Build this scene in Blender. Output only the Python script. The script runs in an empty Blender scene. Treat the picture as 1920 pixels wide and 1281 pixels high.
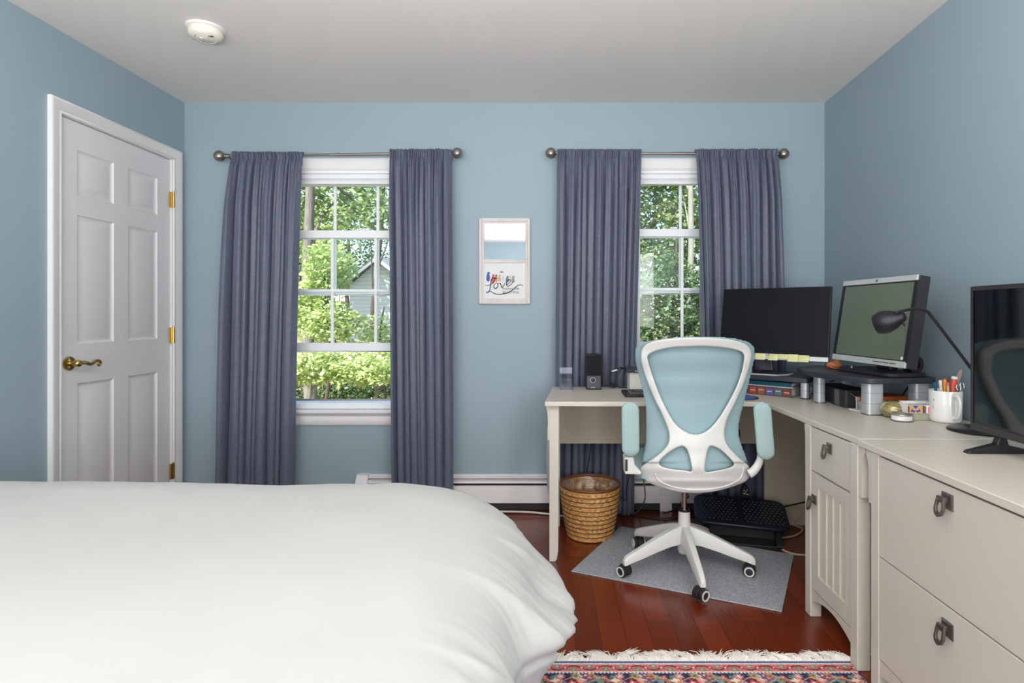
import bpy, bmesh, math, random
import numpy as np
from mathutils import Matrix, Vector, noise
C = bpy.context.scene
COL = C.collection
PI = math.pi
R = math.radians
random.seed(7)

# ---------------------------------------------------------------- camera
F, U0, V0, H = 1074.0, 1030.0, 590.0, 1.165     # focal length in px, principal point, eye height
cam = bpy.data.cameras.new('camera'); camo = bpy.data.objects.new('camera', cam); COL.objects.link(camo)
camo.location = (0, 0, H); camo.rotation_euler = (PI/2, 0, 0)
cam.sensor_width = 36; cam.lens = 36*F/1920
cam.shift_x = -(U0-960)/1920; cam.shift_y = -(640.5-V0)/1920
cam.clip_start = 0.02; cam.clip_end = 300
C.camera = camo
# ---------------------------------------------------------------- view
C.view_settings.view_transform = 'Standard'; C.view_settings.look = 'None'
C.view_settings.gamma = 1; C.view_settings.use_curve_mapping = False
C.view_settings.exposure = 0.24
# ---------------------------------------------------------------- sky
W = bpy.data.worlds.new('sky'); C.world = W; W.use_nodes = True
wn = W.node_tree.nodes; wl = W.node_tree.links
bgn = wn['Background']; sky = wn.new('ShaderNodeTexSky'); sky.sky_type = 'NISHITA'
sky.sun_disc = False; sky.sun_elevation = R(52); sky.sun_rotation = R(215)
wl.new(sky.outputs[0], bgn.inputs[0]); bgn.inputs[1].default_value = 0.42
# ---------------------------------------------------------------- sun and large soft fill lights added in the room
def light(name, kind, loc, rot, energy, color, **k):
    l = bpy.data.lights.new(name, kind); l.energy = energy; l.color = color
    for a, b in k.items(): setattr(l, a, b)
    o = bpy.data.objects.new(name, l); COL.objects.link(o); o.location = loc; o.rotation_euler = rot
    return o
light('sun', 'SUN', (0, 0, 20), (R(40), 0, R(-28)), 9.0, (1, .95, .86), angle=R(.6))
# added fill lights by the walls behind the camera; no windows stand there
light('fill_near_wall', 'AREA', (-.3, -3.1, 1.0), (R(90), 0, 0), 58, (1, .995, .99), shape='RECTANGLE', size=3.4, size_y=1.6)
light('fill_right_wall', 'AREA', (1.42, -1.3, 1.35), (R(90), 0, R(62)), 72, (1, .995, .99), shape='RECTANGLE', size=1.6, size_y=1.4)
light('fill_left_wall', 'AREA', (-2.1, -1.3, 1.35), (R(90), 0, R(-62)), 34, (1, .995, .99), shape='RECTANGLE', size=1.6, size_y=1.4)
# added bounce fill behind the camera, aimed up at the ceiling; no lamp there
light('fill_ceiling_bounce', 'AREA', (-.2, -.55, 1.10), (R(180), 0, 0), 160, (.99, 1, .995), shape='DISK', size=1.5)

# ================================================================ helpers
def s2l(c): return tuple((v/255/12.92 if v/255 <= .04045 else ((v/255+.055)/1.055)**2.4) for v in c)
def P(u, v, Y): return Vector(((u-U0)*Y/F, Y, H-(v-V0)*Y/F))
def PZ(u, v, Z): return P(u, v, (H-Z)*F/(v-V0))

class NT:
    """tiny node-tree builder"""
    def __init__(s, name):
        s.m = bpy.data.materials.new(name); s.m.use_nodes = True
        s.t = s.m.node_tree; s.b = s.t.nodes['Principled BSDF']; s.out = s.t.nodes['Material Output']
    def n(s, typ, **k):
        x = s.t.nodes.new('ShaderNode'+typ)
        for a, b in k.items():
            if a in x.inputs.keys(): x.inputs[a].default_value = b
            else: setattr(x, a, b)
        return x
    def l(s, a, b): s.t.links.new(a, b)
    def coord(s, scale=(1, 1, 1), rot=(0, 0, 0)):
        c = s.n('TexCoord'); m = s.n('Mapping'); m.inputs['Scale'].default_value = scale; m.inputs['Rotation'].default_value = rot
        s.l(c.outputs['Object'], m.inputs[0]); return m.outputs[0]
    def ramp(s, fac, cols, pos=None):
        r = s.n('ValToRGB'); e = r.color_ramp.elements
        pos = pos or [i/(len(cols)-1) for i in range(len(cols))]
        while len(e) < len(cols): e.new(.5)
        for k, (c, p) in enumerate(zip(cols, pos)): e[k].position = p; e[k].color = (*c, 1)
        s.l(fac, r.inputs[0]); return r.outputs[0]
    def bump(s, h, strength=.2, dist=.002):
        b = s.n('Bump', Strength=strength, Distance=dist); s.l(h, b.inputs['Height']); s.l(b.outputs[0], s.b.inputs['Normal'])

def mat(name, col, rough=.5, metal=0, noise_scale=40, var=.04, bump=.0, bd=.001, stretch=(1, 1, 1), coat=0, spec=None, sheen=0, alpha=1, trans=0):
    k = NT(name); c = s2l(col)
    co = k.coord(stretch); nz = k.n('TexNoise', Scale=noise_scale, Detail=4.0); k.l(co, nz.inputs['Vector'])
    a = tuple(max(0, x*(1-var)) for x in c); b = tuple(min(1, x*(1+var)) for x in c)
    k.l(k.ramp(nz.outputs[0], [a, b], [.3, .7]), k.b.inputs['Base Color'])
    k.b.inputs['Roughness'].default_value = rough; k.b.inputs['Metallic'].default_value = metal
    if coat: k.b.inputs['Coat Weight'].default_value = coat; k.b.inputs['Coat Roughness'].default_value = .1
    if spec is not None: k.b.inputs['Specular IOR Level'].default_value = spec
    if sheen: k.b.inputs['Sheen Weight'].default_value = sheen; k.b.inputs['Sheen Roughness'].default_value = .4
    if trans: k.b.inputs['Transmission Weight'].default_value = trans
    if alpha < 1: k.b.inputs['Alpha'].default_value = alpha
    if bump: k.bump(nz.outputs[0], bump, bd)
    return k.m

class MB:
    def __init__(s, M=None): s.v = []; s.f = []; s.M = M
    def add(s, vs, fs):
        o = len(s.v)
        s.v += [tuple(s.M @ Vector(v)) if s.M else tuple(v) for v in vs]
        s.f += [tuple(i+o for i in f) for f in fs]; return s
    def box(s, x0, x1, y0, y1, z0, z1):
        return s.add([(x0,y0,z0),(x1,y0,z0),(x1,y1,z0),(x0,y1,z0),(x0,y0,z1),(x1,y0,z1),(x1,y1,z1),(x0,y1,z1)],
                     [(0,3,2,1),(4,5,6,7),(0,1,5,4),(1,2,6,5),(2,3,7,6),(3,0,4,7)])
    def boxc(s, c, d, M=None):
        vs = [Vector(((i & 1)-.5, ((i >> 1) & 1)-.5, (i >> 2)-.5)) for i in range(8)]
        vs = [Vector((v.x*d[0], v.y*d[1], v.z*d[2])) for v in vs]
        if M: vs = [M @ v for v in vs]
        return s.add([v+Vector(c) for v in vs], [(0,2,3,1),(4,5,7,6),(0,1,5,4),(1,3,7,5),(3,2,6,7),(2,0,4,6)])
    def prism(s, poly, ax, a, b):
        def q(p, h): return {'z': (p[0], p[1], h), 'y': (p[0], h, p[1]), 'x': (h, p[0], p[1])}[ax]
        n = len(poly); vs = [q(p, a) for p in poly]+[q(p, b) for p in poly]
        return s.add(vs, [tuple(range(n))[::-1], tuple(range(n, 2*n))]+[(i, (i+1) % n, n+(i+1) % n, n+i) for i in range(n)])
    def tube(s, pts, r, n=8, closed=False, caps=True, flat=1):
        pts = [Vector(p) for p in pts]; m = len(pts)
        rs = r if isinstance(r, (list, tuple)) else [r]*m
        vs = []; prev = None
        for i, p in enumerate(pts):
            if closed: t = pts[(i+1) % m]-pts[i-1]
            else: t = pts[min(i+1, m-1)]-pts[max(i-1, 0)]
            t.normalize()
            if prev is None:
                a = Vector((0, 0, 1)) if abs(t.z) < .9 else Vector((1, 0, 0)); prev = (a-t*a.dot(t)).normalized()
            else:
                prev = prev-t*prev.dot(t); prev.normalize()
            bn = t.cross(prev)
            for k in range(n):
                an = 2*PI*k/n; vs.append(p+(prev*math.cos(an)+bn*math.sin(an)*flat)*rs[i])
        fs = []
        for i in range(m if closed else m-1):
            j = (i+1) % m
            for k in range(n): fs.append((i*n+k, i*n+(k+1) % n, j*n+(k+1) % n, j*n+k))
        if caps and not closed: fs += [tuple(range(n))[::-1], tuple(range((m-1)*n, m*n))]
        return s.add(vs, fs)
    def lathe(s, prof, c=(0, 0, 0), n=32, M=None, rib=None):
        vs = []; fs = []; m = len(prof)
        for (r, z) in prof:
            for k in range(n):
                a = 2*PI*k/n; rr = r*(1+(rib(k, n) if rib else 0)); v = Vector((rr*math.cos(a), rr*math.sin(a), z))
                if M: v = M @ v
                vs.append(v+Vector(c))
        for i in range(m-1):
            for k in range(n): fs.append((i*n+k, i*n+(k+1) % n, (i+1)*n+(k+1) % n, (i+1)*n+k))
        if prof[0][0] > 1e-6: fs.append(tuple(range(n))[::-1])
        if prof[-1][0] > 1e-6: fs.append(tuple(range((m-1)*n, m*n)))
        return s.add(vs, fs)
    def grid(s, fn, nu, nv, cu=False, cv=False):
        vs = [fn(i, j) for j in range(nv) for i in range(nu)]; fs = []
        for j in range(nv if cv else nv-1):
            for i in range(nu if cu else nu-1):
                a = (i+1) % nu; b = (j+1) % nv
                fs.append((j*nu+i, j*nu+a, b*nu+a, b*nu+i))
        return s.add(vs, fs)

WM = {}
def reg(o, M): WM[o.name] = M
def link(name, me, m, parent=None, smooth=40, bevel=0, solid=0, sub=0, seg=2):
    o = bpy.data.objects.new(name, me); COL.objects.link(o)
    ms = m if isinstance(m, (list, tuple)) else [m]
    for x in ms: me.materials.append(x)
    if parent:
        me.transform(WM[parent.name].inverted()); o.parent = parent; reg(o, WM[parent.name])
    else: reg(o, Matrix())
    if smooth:
        me.shade_smooth()
        if smooth < 180: me.set_sharp_from_angle(angle=R(smooth))
    if solid: md = o.modifiers.new('s', 'SOLIDIFY'); md.thickness = solid; md.offset = 0
    if bevel: md = o.modifiers.new('b', 'BEVEL'); md.width = bevel; md.segments = seg; md.limit_method = 'ANGLE'; md.harden_normals = True
    if sub: md = o.modifiers.new('u', 'SUBSURF'); md.levels = sub; md.render_levels = sub
    return o
def obj(name, mb, m, parent=None, **k):
    me = bpy.data.meshes.new(name); me.from_pydata(mb.v, [], mb.f); me.validate()
    bm = bmesh.new(); bm.from_mesh(me)
    bmesh.ops.remove_doubles(bm, verts=bm.verts, dist=1e-6); bmesh.ops.recalc_face_normals(bm, faces=bm.faces)
    bm.to_mesh(me); bm.free()
    return link(name, me, m, parent, **k)
def thing(name, label, cat, loc=(0, 0, 0), rotz=0, group=None):
    o = bpy.data.objects.new(name, None); COL.objects.link(o); o.empty_display_size = .05
    o.location = loc; o.rotation_euler = (0, 0, rotz)
    reg(o, Matrix.Translation(loc) @ Matrix.Rotation(rotz, 4, 'Z'))
    return tag(o, label, cat, group)
def tag(o, label, cat, group=None, kind=None):
    if label: o['label'] = label
    if cat: o['category'] = cat
    if group: o['group'] = group
    if kind: o['kind'] = kind
    return o
def rebase(o, loc):
    """move a single-mesh thing's origin to its base point"""
    loc = Vector(loc); o.data.transform(Matrix.Translation(-loc)); o.location = loc; return o
def struct(o): o['kind'] = 'structure'; return o
def copy_tree(o, parent=None):
    c = o.copy(); COL.objects.link(c)
    if parent: c.parent = parent
    reg(c, WM[o.name])
    for ch in [x for x in bpy.data.objects if x.parent == o]: copy_tree(ch, c)
    return c
def rrect(x0, x1, y0, y1, r, n=5):
    out = []
    for cx, cy, a0 in ((x1-r, y1-r, 0), (x0+r, y1-r, 90), (x0+r, y0+r, 180), (x1-r, y0+r, 270)):
        for k in range(n+1):
            a = R(a0+90*k/n); out.append((cx+r*math.cos(a), cy+r*math.sin(a)))
    return out
def spline(pts, n=8, closed=False):
    pts = [Vector(p) for p in pts]; m = len(pts); out = []
    for i in range(m if closed else m-1):
        g = (lambda k: pts[k % m]) if closed else (lambda k: pts[max(0, min(m-1, k))])
        a, b, c, d = g(i-1), g(i), g(i+1), g(i+2)
        for k in range(n):
            t = k/n
            out.append(.5*((2*b)+(c-a)*t+(2*a-5*b+4*c-d)*t*t+(3*b-a-3*c+d)*t**3))
    if not closed: out.append(pts[-1])
    return out
def plate(outlines, thick, bevel, voxel, warp, smooth_it=6):
    """a plate with holes: 2-D outlines in X-Z, thickness along Y, then bent by warp(v)"""
    cu = bpy.data.curves.new('plate', 'CURVE'); cu.dimensions = '2D'; cu.fill_mode = 'BOTH'
    for o in outlines:
        sp = cu.splines.new('POLY'); sp.points.add(len(o)-1); sp.use_cyclic_u = True
        for p, q in zip(sp.points, o): p.co = (q[0], q[1], 0, 1)
    cu.extrude = thick/2; cu.bevel_depth = bevel; cu.bevel_resolution = 2; cu.offset = -bevel*.25
    o = bpy.data.objects.new('plate', cu); COL.objects.link(o)
    md = o.modifiers.new('r', 'REMESH'); md.mode = 'VOXEL'; md.voxel_size = voxel
    md = o.modifiers.new('m', 'SMOOTH'); md.iterations = smooth_it; md.factor = .5
    dg = bpy.context.evaluated_depsgraph_get(); dg.update()
    me = bpy.data.meshes.new_from_object(o.evaluated_get(dg))
    bpy.data.objects.remove(o); bpy.data.curves.remove(cu)
    for v in me.vertices:
        x, z, y = v.co; v.co = warp(Vector((x, y, z)))
    me.flip_normals()
    return me
def text_mesh(body, size, M, extrude=.0004, align='CENTER', squeeze=1):
    cu = bpy.data.curves.new('t', 'FONT'); cu.body = body; cu.size = size; cu.extrude = extrude; cu.align_x = align
    o = bpy.data.objects.new('t', cu); COL.objects.link(o)
    dg = bpy.context.evaluated_depsgraph_get(); dg.update()
    me = bpy.data.meshes.new_from_object(o.evaluated_get(dg)); bpy.data.objects.remove(o)
    me.transform(M @ Matrix.Diagonal((squeeze, 1, 1, 1))); return me
def frame_mat(loc, yaw=0, pitch=0, roll=0):
    return Matrix.Translation(loc) @ Matrix.Rotation(yaw, 4, 'Z') @ Matrix.Rotation(pitch, 4, 'X') @ Matrix.Rotation(roll, 4, 'Y')

# ================================================================ materials
M_ = {}
def wall_paint():
    k = NT('wall_paint'); c = k.coord(); nz = k.n('TexNoise', Scale=1.3, Detail=3.0); k.l(c, nz.inputs['Vector'])
    k.l(k.ramp(nz.outputs[0], [s2l((147, 166, 176)), s2l((151, 169, 179))], [.3, .7]), k.b.inputs['Base Color'])
    k.b.inputs['Roughness'].default_value = .55
    n2 = k.n('TexNoise', Scale=160.0, Detail=3.0); k.l(c, n2.inputs['Vector']); k.bump(n2.outputs[0], .12, .0008); return k.m
M_['wall'] = wall_paint()
M_['ceil'] = mat('ceiling_paint', (226, 222, 217), .8, noise_scale=90, var=.01, bump=.08)
M_['trim'] = mat('white_trim_paint', (229, 227, 226), .38, noise_scale=30, var=.012)
M_['door'] = mat('white_door_paint', (226, 223, 224), .42, noise_scale=120, var=.01, bump=.05, stretch=(1, 1, .1))
M_['vinyl'] = mat('white_vinyl', (240, 241, 243), .35, var=.01)
M_['heater'] = mat('heater_enamel', (226, 221, 221), .35, var=.012)
M_['slot'] = mat('dark_slot', (45, 42, 42), .7)
M_['cream'] = mat('cream_laminate', (203, 196, 184), .38, noise_scale=14, var=.02, stretch=(1, 8, 8), bump=.04)
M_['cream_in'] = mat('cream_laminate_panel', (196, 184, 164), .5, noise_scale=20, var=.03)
M_['pewter'] = mat('antique_pewter', (128, 120, 114), .32, .9, 60, .15)
M_['brass'] = mat('polished_brass', (206, 176, 108), .18, 1, 20, .05)
M_['nickel'] = mat('brushed_nickel', (158, 150, 143), .33, .9, 60, .08, stretch=(1, 1, 8))
M_['silver'] = mat('silver_plastic', (186, 190, 196), .35, .35, var=.02)
M_['bezel'] = mat('silver_bezel', (200, 203, 202), .4, .3, var=.02)
M_['black'] = mat('black_plastic', (26, 26, 30), .42, var=.1)
M_['matte_black'] = mat('matte_black_plastic', (38, 37, 42), .55, var=.08, bump=.1)
M_['riser'] = mat('dark_slate_plastic', (44, 46, 56), .42, var=.08, bump=.15, noise_scale=400)
M_['chrome'] = mat('chrome', (205, 205, 208), .12, 1, var=.03)
M_['white'] = mat('white_plastic', (210, 209, 206), .4, var=.012)
M_['rubber'] = mat('black_rubber', (34, 33, 35), .6, var=.08)
M_['paper'] = mat('white_paper', (228, 226, 224), .8, var=.02)
M_['ink'] = mat('dark_ink', (50, 50, 54), .8)
M_['ceramic'] = mat('white_ceramic', (232, 230, 228), .16, var=.01, coat=.4)
M_['cord_black'] = mat('black_cord', (20, 20, 22), .5)
M_['cord_white'] = mat('white_cord', (205, 200, 200), .5)
M_['cord_tan'] = mat('tan_cord', (196, 168, 142), .5)
M_['screen'] = mat('dark_screen', (15, 17, 23), .34, var=.03, spec=.14)
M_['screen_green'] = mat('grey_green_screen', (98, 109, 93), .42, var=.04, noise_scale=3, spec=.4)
M_['tv_screen'] = mat('glossy_tv_screen', (6, 8, 12), .05, var=.02, spec=.7)
def fabric_curtain():
    k = NT('velvet_curtain'); c = k.coord((50, 50, 9)); nz = k.n('TexNoise', Scale=4.0, Detail=5.0); k.l(c, nz.inputs['Vector'])
    c2 = k.coord((6, 6, 60)); n2 = k.n('TexNoise', Scale=6.0, Detail=4.0); k.l(c2, n2.inputs['Vector'])
    mx = k.n('Math', operation='ADD'); k.l(nz.outputs[0], mx.inputs[0]); k.l(n2.outputs[0], mx.inputs[1])
    hv = k.n('Math', operation='MULTIPLY'); k.l(mx.outputs[0], hv.inputs[0]); hv.inputs[1].default_value = .5
    k.l(k.ramp(hv.outputs[0], [s2l((80, 86, 105)), s2l((101, 106, 125))], [.36, .64]), k.b.inputs['Base Color'])
    k.b.inputs['Roughness'].default_value = .5; k.b.inputs['Specular IOR Level'].default_value = .5
    k.b.inputs['Sheen Weight'].default_value = .25; k.b.inputs['Sheen Roughness'].default_value = .4
    k.b.inputs['Sheen Tint'].default_value = (*s2l((190, 196, 215)), 1)
    k.bump(hv.outputs[0], .12, .001); return k.m
M_['velvet'] = fabric_curtain()
def wood_floor():
    k = NT('cherry_plank_floor'); tc = k.n('TexCoord'); mp = k.n('Mapping'); mp.inputs['Rotation'].default_value = (0, 0, PI/2)
    k.l(tc.outputs['Object'], mp.inputs[0])
    br = k.n('TexBrick', offset=.37, offset_frequency=2); k.l(mp.outputs[0], br.inputs['Vector'])
    for a, b in (('Scale', 1.0), ('Brick Width', .92), ('Row Height', .092), ('Mortar Size', .0009), ('Mortar Smooth', .3), ('Bias', 0.0)): br.inputs[a].default_value = b
    br.inputs['Color1'].default_value = (*s2l((122, 47, 20)), 1); br.inputs['Color2'].default_value = (*s2l((98, 35, 14)), 1)
    br.inputs['Mortar'].default_value = (*s2l((48, 16, 8)), 1)
    c = k.coord((45, 3.2, 1)); nz = k.n('TexNoise', Scale=2.2, Detail=7.0, Roughness=.65); k.l(c, nz.inputs['Vector'])
    g = k.ramp(nz.outputs[0], [(.86, .82, .78), (1.08, 1.1, 1.12)], [.15, .85])
    mx = k.n('Mix', data_type='RGBA', blend_type='MULTIPLY'); mx.inputs[0].default_value = 1
    k.l(br.outputs[0], mx.inputs[6]); k.l(g, mx.inputs[7]); k.l(mx.outputs[2], k.b.inputs['Base Color'])
    k.b.inputs['Roughness'].default_value = .27; k.b.inputs['Coat Weight'].default_value = .25; k.b.inputs['Coat Roughness'].default_value = .16
    k.bump(br.outputs['Fac'], .25, -.0006); return k.m
M_['floor'] = wood_floor()
def glass(name, tint=(1, 1, 1), refl=.12, rough=.02):
    k = NT(name); t = k.n('BsdfTransparent'); t.inputs[0].default_value = (*tint, 1)
    g = k.n('BsdfGlossy'); g.inputs['Roughness'].default_value = rough; mx = k.n('MixShader')
    fr = k.n('LayerWeight', Blend=.25); mu = k.n('Math', operation='MULTIPLY_ADD'); k.l(fr.outputs['Fresnel'], mu.inputs[0]); mu.inputs[1].default_value = .6; mu.inputs[2].default_value = refl
    k.l(mu.outputs[0], mx.inputs[0]); k.l(t.outputs[0], mx.inputs[1]); k.l(g.outputs[0], mx.inputs[2]); k.l(mx.outputs[0], k.out.inputs[0]); return k.m
M_['glass'] = glass('window_glass', (.97, .99, .98), .0)
M_['acrylic'] = glass('clear_acrylic', (.84, .86, .90), .035)
M_['bag'] = glass('clear_plastic_bag', (.84, .82, .84), .10, .38)
def mirror():
    k = NT('mirror_glass'); k.b.inputs['Base Color'].default_value = (.70, .73, .74, 1); k.b.inputs['Metallic'].default_value = 1
    c = k.coord(); nz = k.n('TexNoise', Scale=5.0); k.l(c, nz.inputs['Vector']); k.b.inputs['Roughness'].default_value = .03; return k.m
M_['mirror'] = mirror()
M_['washed'] = mat('whitewashed_wood', (214, 206, 203), .6, noise_scale=18, var=.07, stretch=(1, 1, .3), bump=.15)
M_['duvet'] = mat('white_cotton', (174, 174, 172), .85, noise_scale=7, var=.008, bump=.25, bd=.012, sheen=.1)
def mint(name, col, scale, bmp):
    k = NT(name); c = k.coord(); w = k.n('TexWave', wave_type='BANDS', bands_direction='Z', Scale=scale, Distortion=.4); k.l(c, w.inputs['Vector'])
    n = k.n('TexNoise', Scale=500.0); k.l(c, n.inputs['Vector']); ad = k.n('Math', operation='ADD'); k.l(w.outputs[1], ad.inputs[0]); k.l(n.outputs[0], ad.inputs[1])
    a = s2l(col); k.l(k.ramp(n.outputs[0], [tuple(x*.94 for x in a), tuple(min(1, x*1.05) for x in a)], [.35, .65]), k.b.inputs['Base Color'])
    k.b.inputs['Roughness'].default_value = .72; k.bump(ad.outputs[0], bmp, .001); return k.m
M_['mesh'] = mint('mint_mesh_fabric', (142, 168, 174), 95, .2)
M_['pad'] = mint('mint_ribbed_pad', (152, 176, 174), 40, .15)
M_['seat'] = mint('mint_seat_fabric', (156, 184, 188), 120, .2)
M_['leg_grey'] = M_['silver']

# ================================================================ the room
YW, XL, ZC, YN = 3.45, -2.197, 2.44, -3.2
def xr(y): return 1.6576-.0363*(YW-y)         # the right wall is not quite square to the far one
struct(obj('floor', MB().box(XL-.1, 1.8, YN-.1, YW+.15, -.08, 0), M_['floor'], smooth=0))
struct(obj('ceiling', MB().box(XL-.1, 1.8, YN-.1, YW+.15, ZC, ZC+.1), M_['ceil'], smooth=0))
WX = (-1.193, .678); HW = .45; WZ0, WZ1 = .595, 2.034
mb = MB()
mb.box(XL-.1, WX[0]-HW, YW, YW+.15, 0, ZC); mb.box(WX[0]+HW, WX[1]-HW, YW, YW+.15, 0, ZC); mb.box(WX[1]+HW, 1.8, YW, YW+.15, 0, ZC)
for x in WX: mb.box(x-HW, x+HW, YW, YW+.15, 0, WZ0); mb.box(x-HW, x+HW, YW, YW+.15, WZ1, ZC)
struct(obj('wall_far', mb, M_['wall'], smooth=0))
DY0, DY1, DZ = 2.573, 3.333, 2.064
mb = MB(); mb.box(XL-.12, XL, YN, DY0-.012, 0, ZC); mb.box(XL-.12, XL, DY1+.012, YW, 0, ZC); mb.box(XL-.12, XL, DY0-.012, DY1+.012, DZ+.012, ZC)
mb.box(XL-.14, XL-.12, DY0-.1, YW, 0, ZC)
struct(obj('wall_left', mb, M_['wall'], smooth=0))
struct(obj('wall_right', MB().prism([(xr(YN-.1), YN-.1), (1.9, YN-.1), (1.9, YW), (xr(YW), YW)], 'z', 0, ZC), M_['wall'], smooth=0))
struct(obj('wall_near', MB().box(XL-.1, 1.8, YN-.1, YN, 0, ZC), M_['wall'], smooth=0))

# ---- door (six panels), casing, handle, hinges
def door():
    mb = MB(); x0 = XL-.012; cols = [(2.681, 2.906), (3.005, 3.228)]
    rows = [(.20, .842), (1.028, 1.632), (1.726, 1.936)]
    ys = sorted([DY0, DY1]+[a for c in cols for a in c]); zs = sorted([.012, DZ]+[a for c in rows for a in c])
    for i in range(len(ys)-1):
        for j in range(len(zs)-1):
            a, b, c, d = ys[i], ys[i+1], zs[j], zs[j+1]
            if (a, b) in cols and (c, d) in rows:
                rings = [(0, 0), (.006, -.006), (.014, -.009), (.02, -.009), (.045, -.001), (.05, 0)]
                vs = []
                for ins, dp in rings: vs += [(x0+dp, a+ins, c+ins), (x0+dp, b-ins, c+ins), (x0+dp, b-ins, d-ins), (x0+dp, a+ins, d-ins)]
                fs = [(k*4+e, k*4+(e+1) % 4, k*4+4+(e+1) % 4, k*4+4+e) for k in range(len(rings)-1) for e in range(4)]
                n = len(rings)*4; fs.append((n-4, n-3, n-2, n-1)); mb.add(vs, fs)
            else: mb.add([(x0, a, c), (x0, b, c), (x0, b, d), (x0, a, d)], [(0, 1, 2, 3)])
    mb.box(x0-.035, x0-.0101, DY0, DY1, .012, DZ)
    # edge returns
    mb.add([(x0, DY0, .012), (x0-.02, DY0, .012), (x0-.02, DY0, DZ), (x0, DY0, DZ), (x0, DY1, .012), (x0-.02, DY1, .012), (x0-.02, DY1, DZ), (x0, DY1, DZ)],
           [(0, 1, 2, 3), (4, 5, 6, 7), (3, 2, 6, 7)])
    d = struct(obj('door_1', mb, M_['door'], smooth=20))
    # lever handle
    hx, hy, hz = x0, 2.632, .94
    RX = Matrix.Rotation(PI/2, 4, 'Y')
    mb = MB().lathe([(.001, .012), (.02, .012), (.031, .008), (.034, .0), (.034, -.001)], (hx, hy, hz), 32, RX)
    mb.lathe([(.013, 0), (.012, .03), (.016, .034), (.016, .05), (.011, .056), (.001, .058)], (hx, hy, hz), 24, RX)
    pts = spline([(hx+.045, hy, hz), (hx+.05, hy+.03, hz+.002), (hx+.05, hy+.065, hz-.008), (hx+.049, hy+.095, hz+.004), (hx+.048, hy+.118, hz+.003), (hx+.047, hy+.126, hz-.010), (hx+.047, hy+.117, hz-.018), (hx+.047, hy+.109, hz-.011)], 6)
    n = len(pts); mb.tube(pts, [.0095-.004*k/n for k in range(n)], 10)
    h = obj('door_handle', mb, M_['brass'], d); h['label'] = 'polished brass lever handle'
    for z in (1.832, 1.044, .253):
        mb = MB().box(XL-.006, XL+.004, DY1-.012, DY1+.022, z-.045, z+.045)
        for q in range(5): mb.lathe([(.001, -.0085), (.0062, -.0085), (.0062, .0085), (.001, .0085)], (XL+.008, DY1+.004, z-.036+q*.018), 14)
        mb.lathe([(.001, 0), (.004, 0), (.004, .006), (.001, .009)], (XL+.008, DY1+.004, z+.045), 10)
        g = obj('hinge', mb, M_['brass'], d); g['label'] = 'brass butt hinge'
    return d
door()
def casing_profile(w):   # colonial casing: (across, out)
    return [(0, 0), (0, .011), (.006, .013), (.012, .010), (.018, .013), (w*.62, .017), (w*.8, .02), (w-.004, .021), (w, .018), (w, 0)]
def casing_frame(a0, a1, z0, z1, w, mapf, bottom=False):
    """mitred casing round the opening a0..a1 x z0..z1; mapf(a, z, out)"""
    mb = MB(); pr = casing_profile(w)
    path = [(a0, z0, -1, -1 if bottom else 0), (a0, z1, -1, 1), (a1, z1, 1, 1), (a1, z0, 1, -1 if bottom else 0)]
    vs = []; n = len(pr)
    for (a, z, sa, sz) in path:
        for (c, o) in pr: vs.append(mapf(a+sa*c, z+sz*c, o))
    fs = []
    for k in range(4 if bottom else 3):
        for e in range(n): fs.append((k*n+e, k*n+(e+1) % n, ((k+1) % 4)*n+(e+1) % n, ((k+1) % 4)*n+e))
    if not bottom: fs += [tuple(range(n)), tuple(range(3*n, 4*n))]
    return mb.add(vs, fs)
mb = casing_frame(DY0-.004, DY1+.008, 0, DZ+.004, .062, lambda a, z, o: (XL+o, a, z))
mb.box(XL-.1, XL+.004, DY0-.012, DY0-.003, 0, DZ+.01); mb.box(XL-.1, XL-.001, DY1+.003, DY1+.012, 0, DZ+.01); mb.box(XL-.1, XL+.004, DY0-.01, DY1+.01, DZ+.003, DZ+.012)
struct(obj('trim_1', mb, M_['trim'], smooth=50))
struct(obj('door_gap_sheet', MB().box(XL-.119, XL-.07, DY0-.01, DY1+.01, 0, DZ+.01), M_['slot'], smooth=0))  # dark sheet behind the slab; darkens the door gaps
# baseboards
struct(obj('baseboard_left', MB().prism([(XL, 0), (XL+.014, 0), (XL+.014, .085), (XL+.006, .1), (XL, .1)], 'y', YN, DY0-.07), M_['trim'], smooth=30))
struct(obj('baseboard_far', MB().box(XL, -1.30, YW-.014, YW, 0, .1), M_['trim'], bevel=.003))
struct(obj('baseboard_right', MB().prism([(xr(YN)-.014, YN), (xr(YN), YN), (xr(YW), YW), (xr(YW)-.014, YW)], 'z', 0, .1), M_['trim'], smooth=0))

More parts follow.
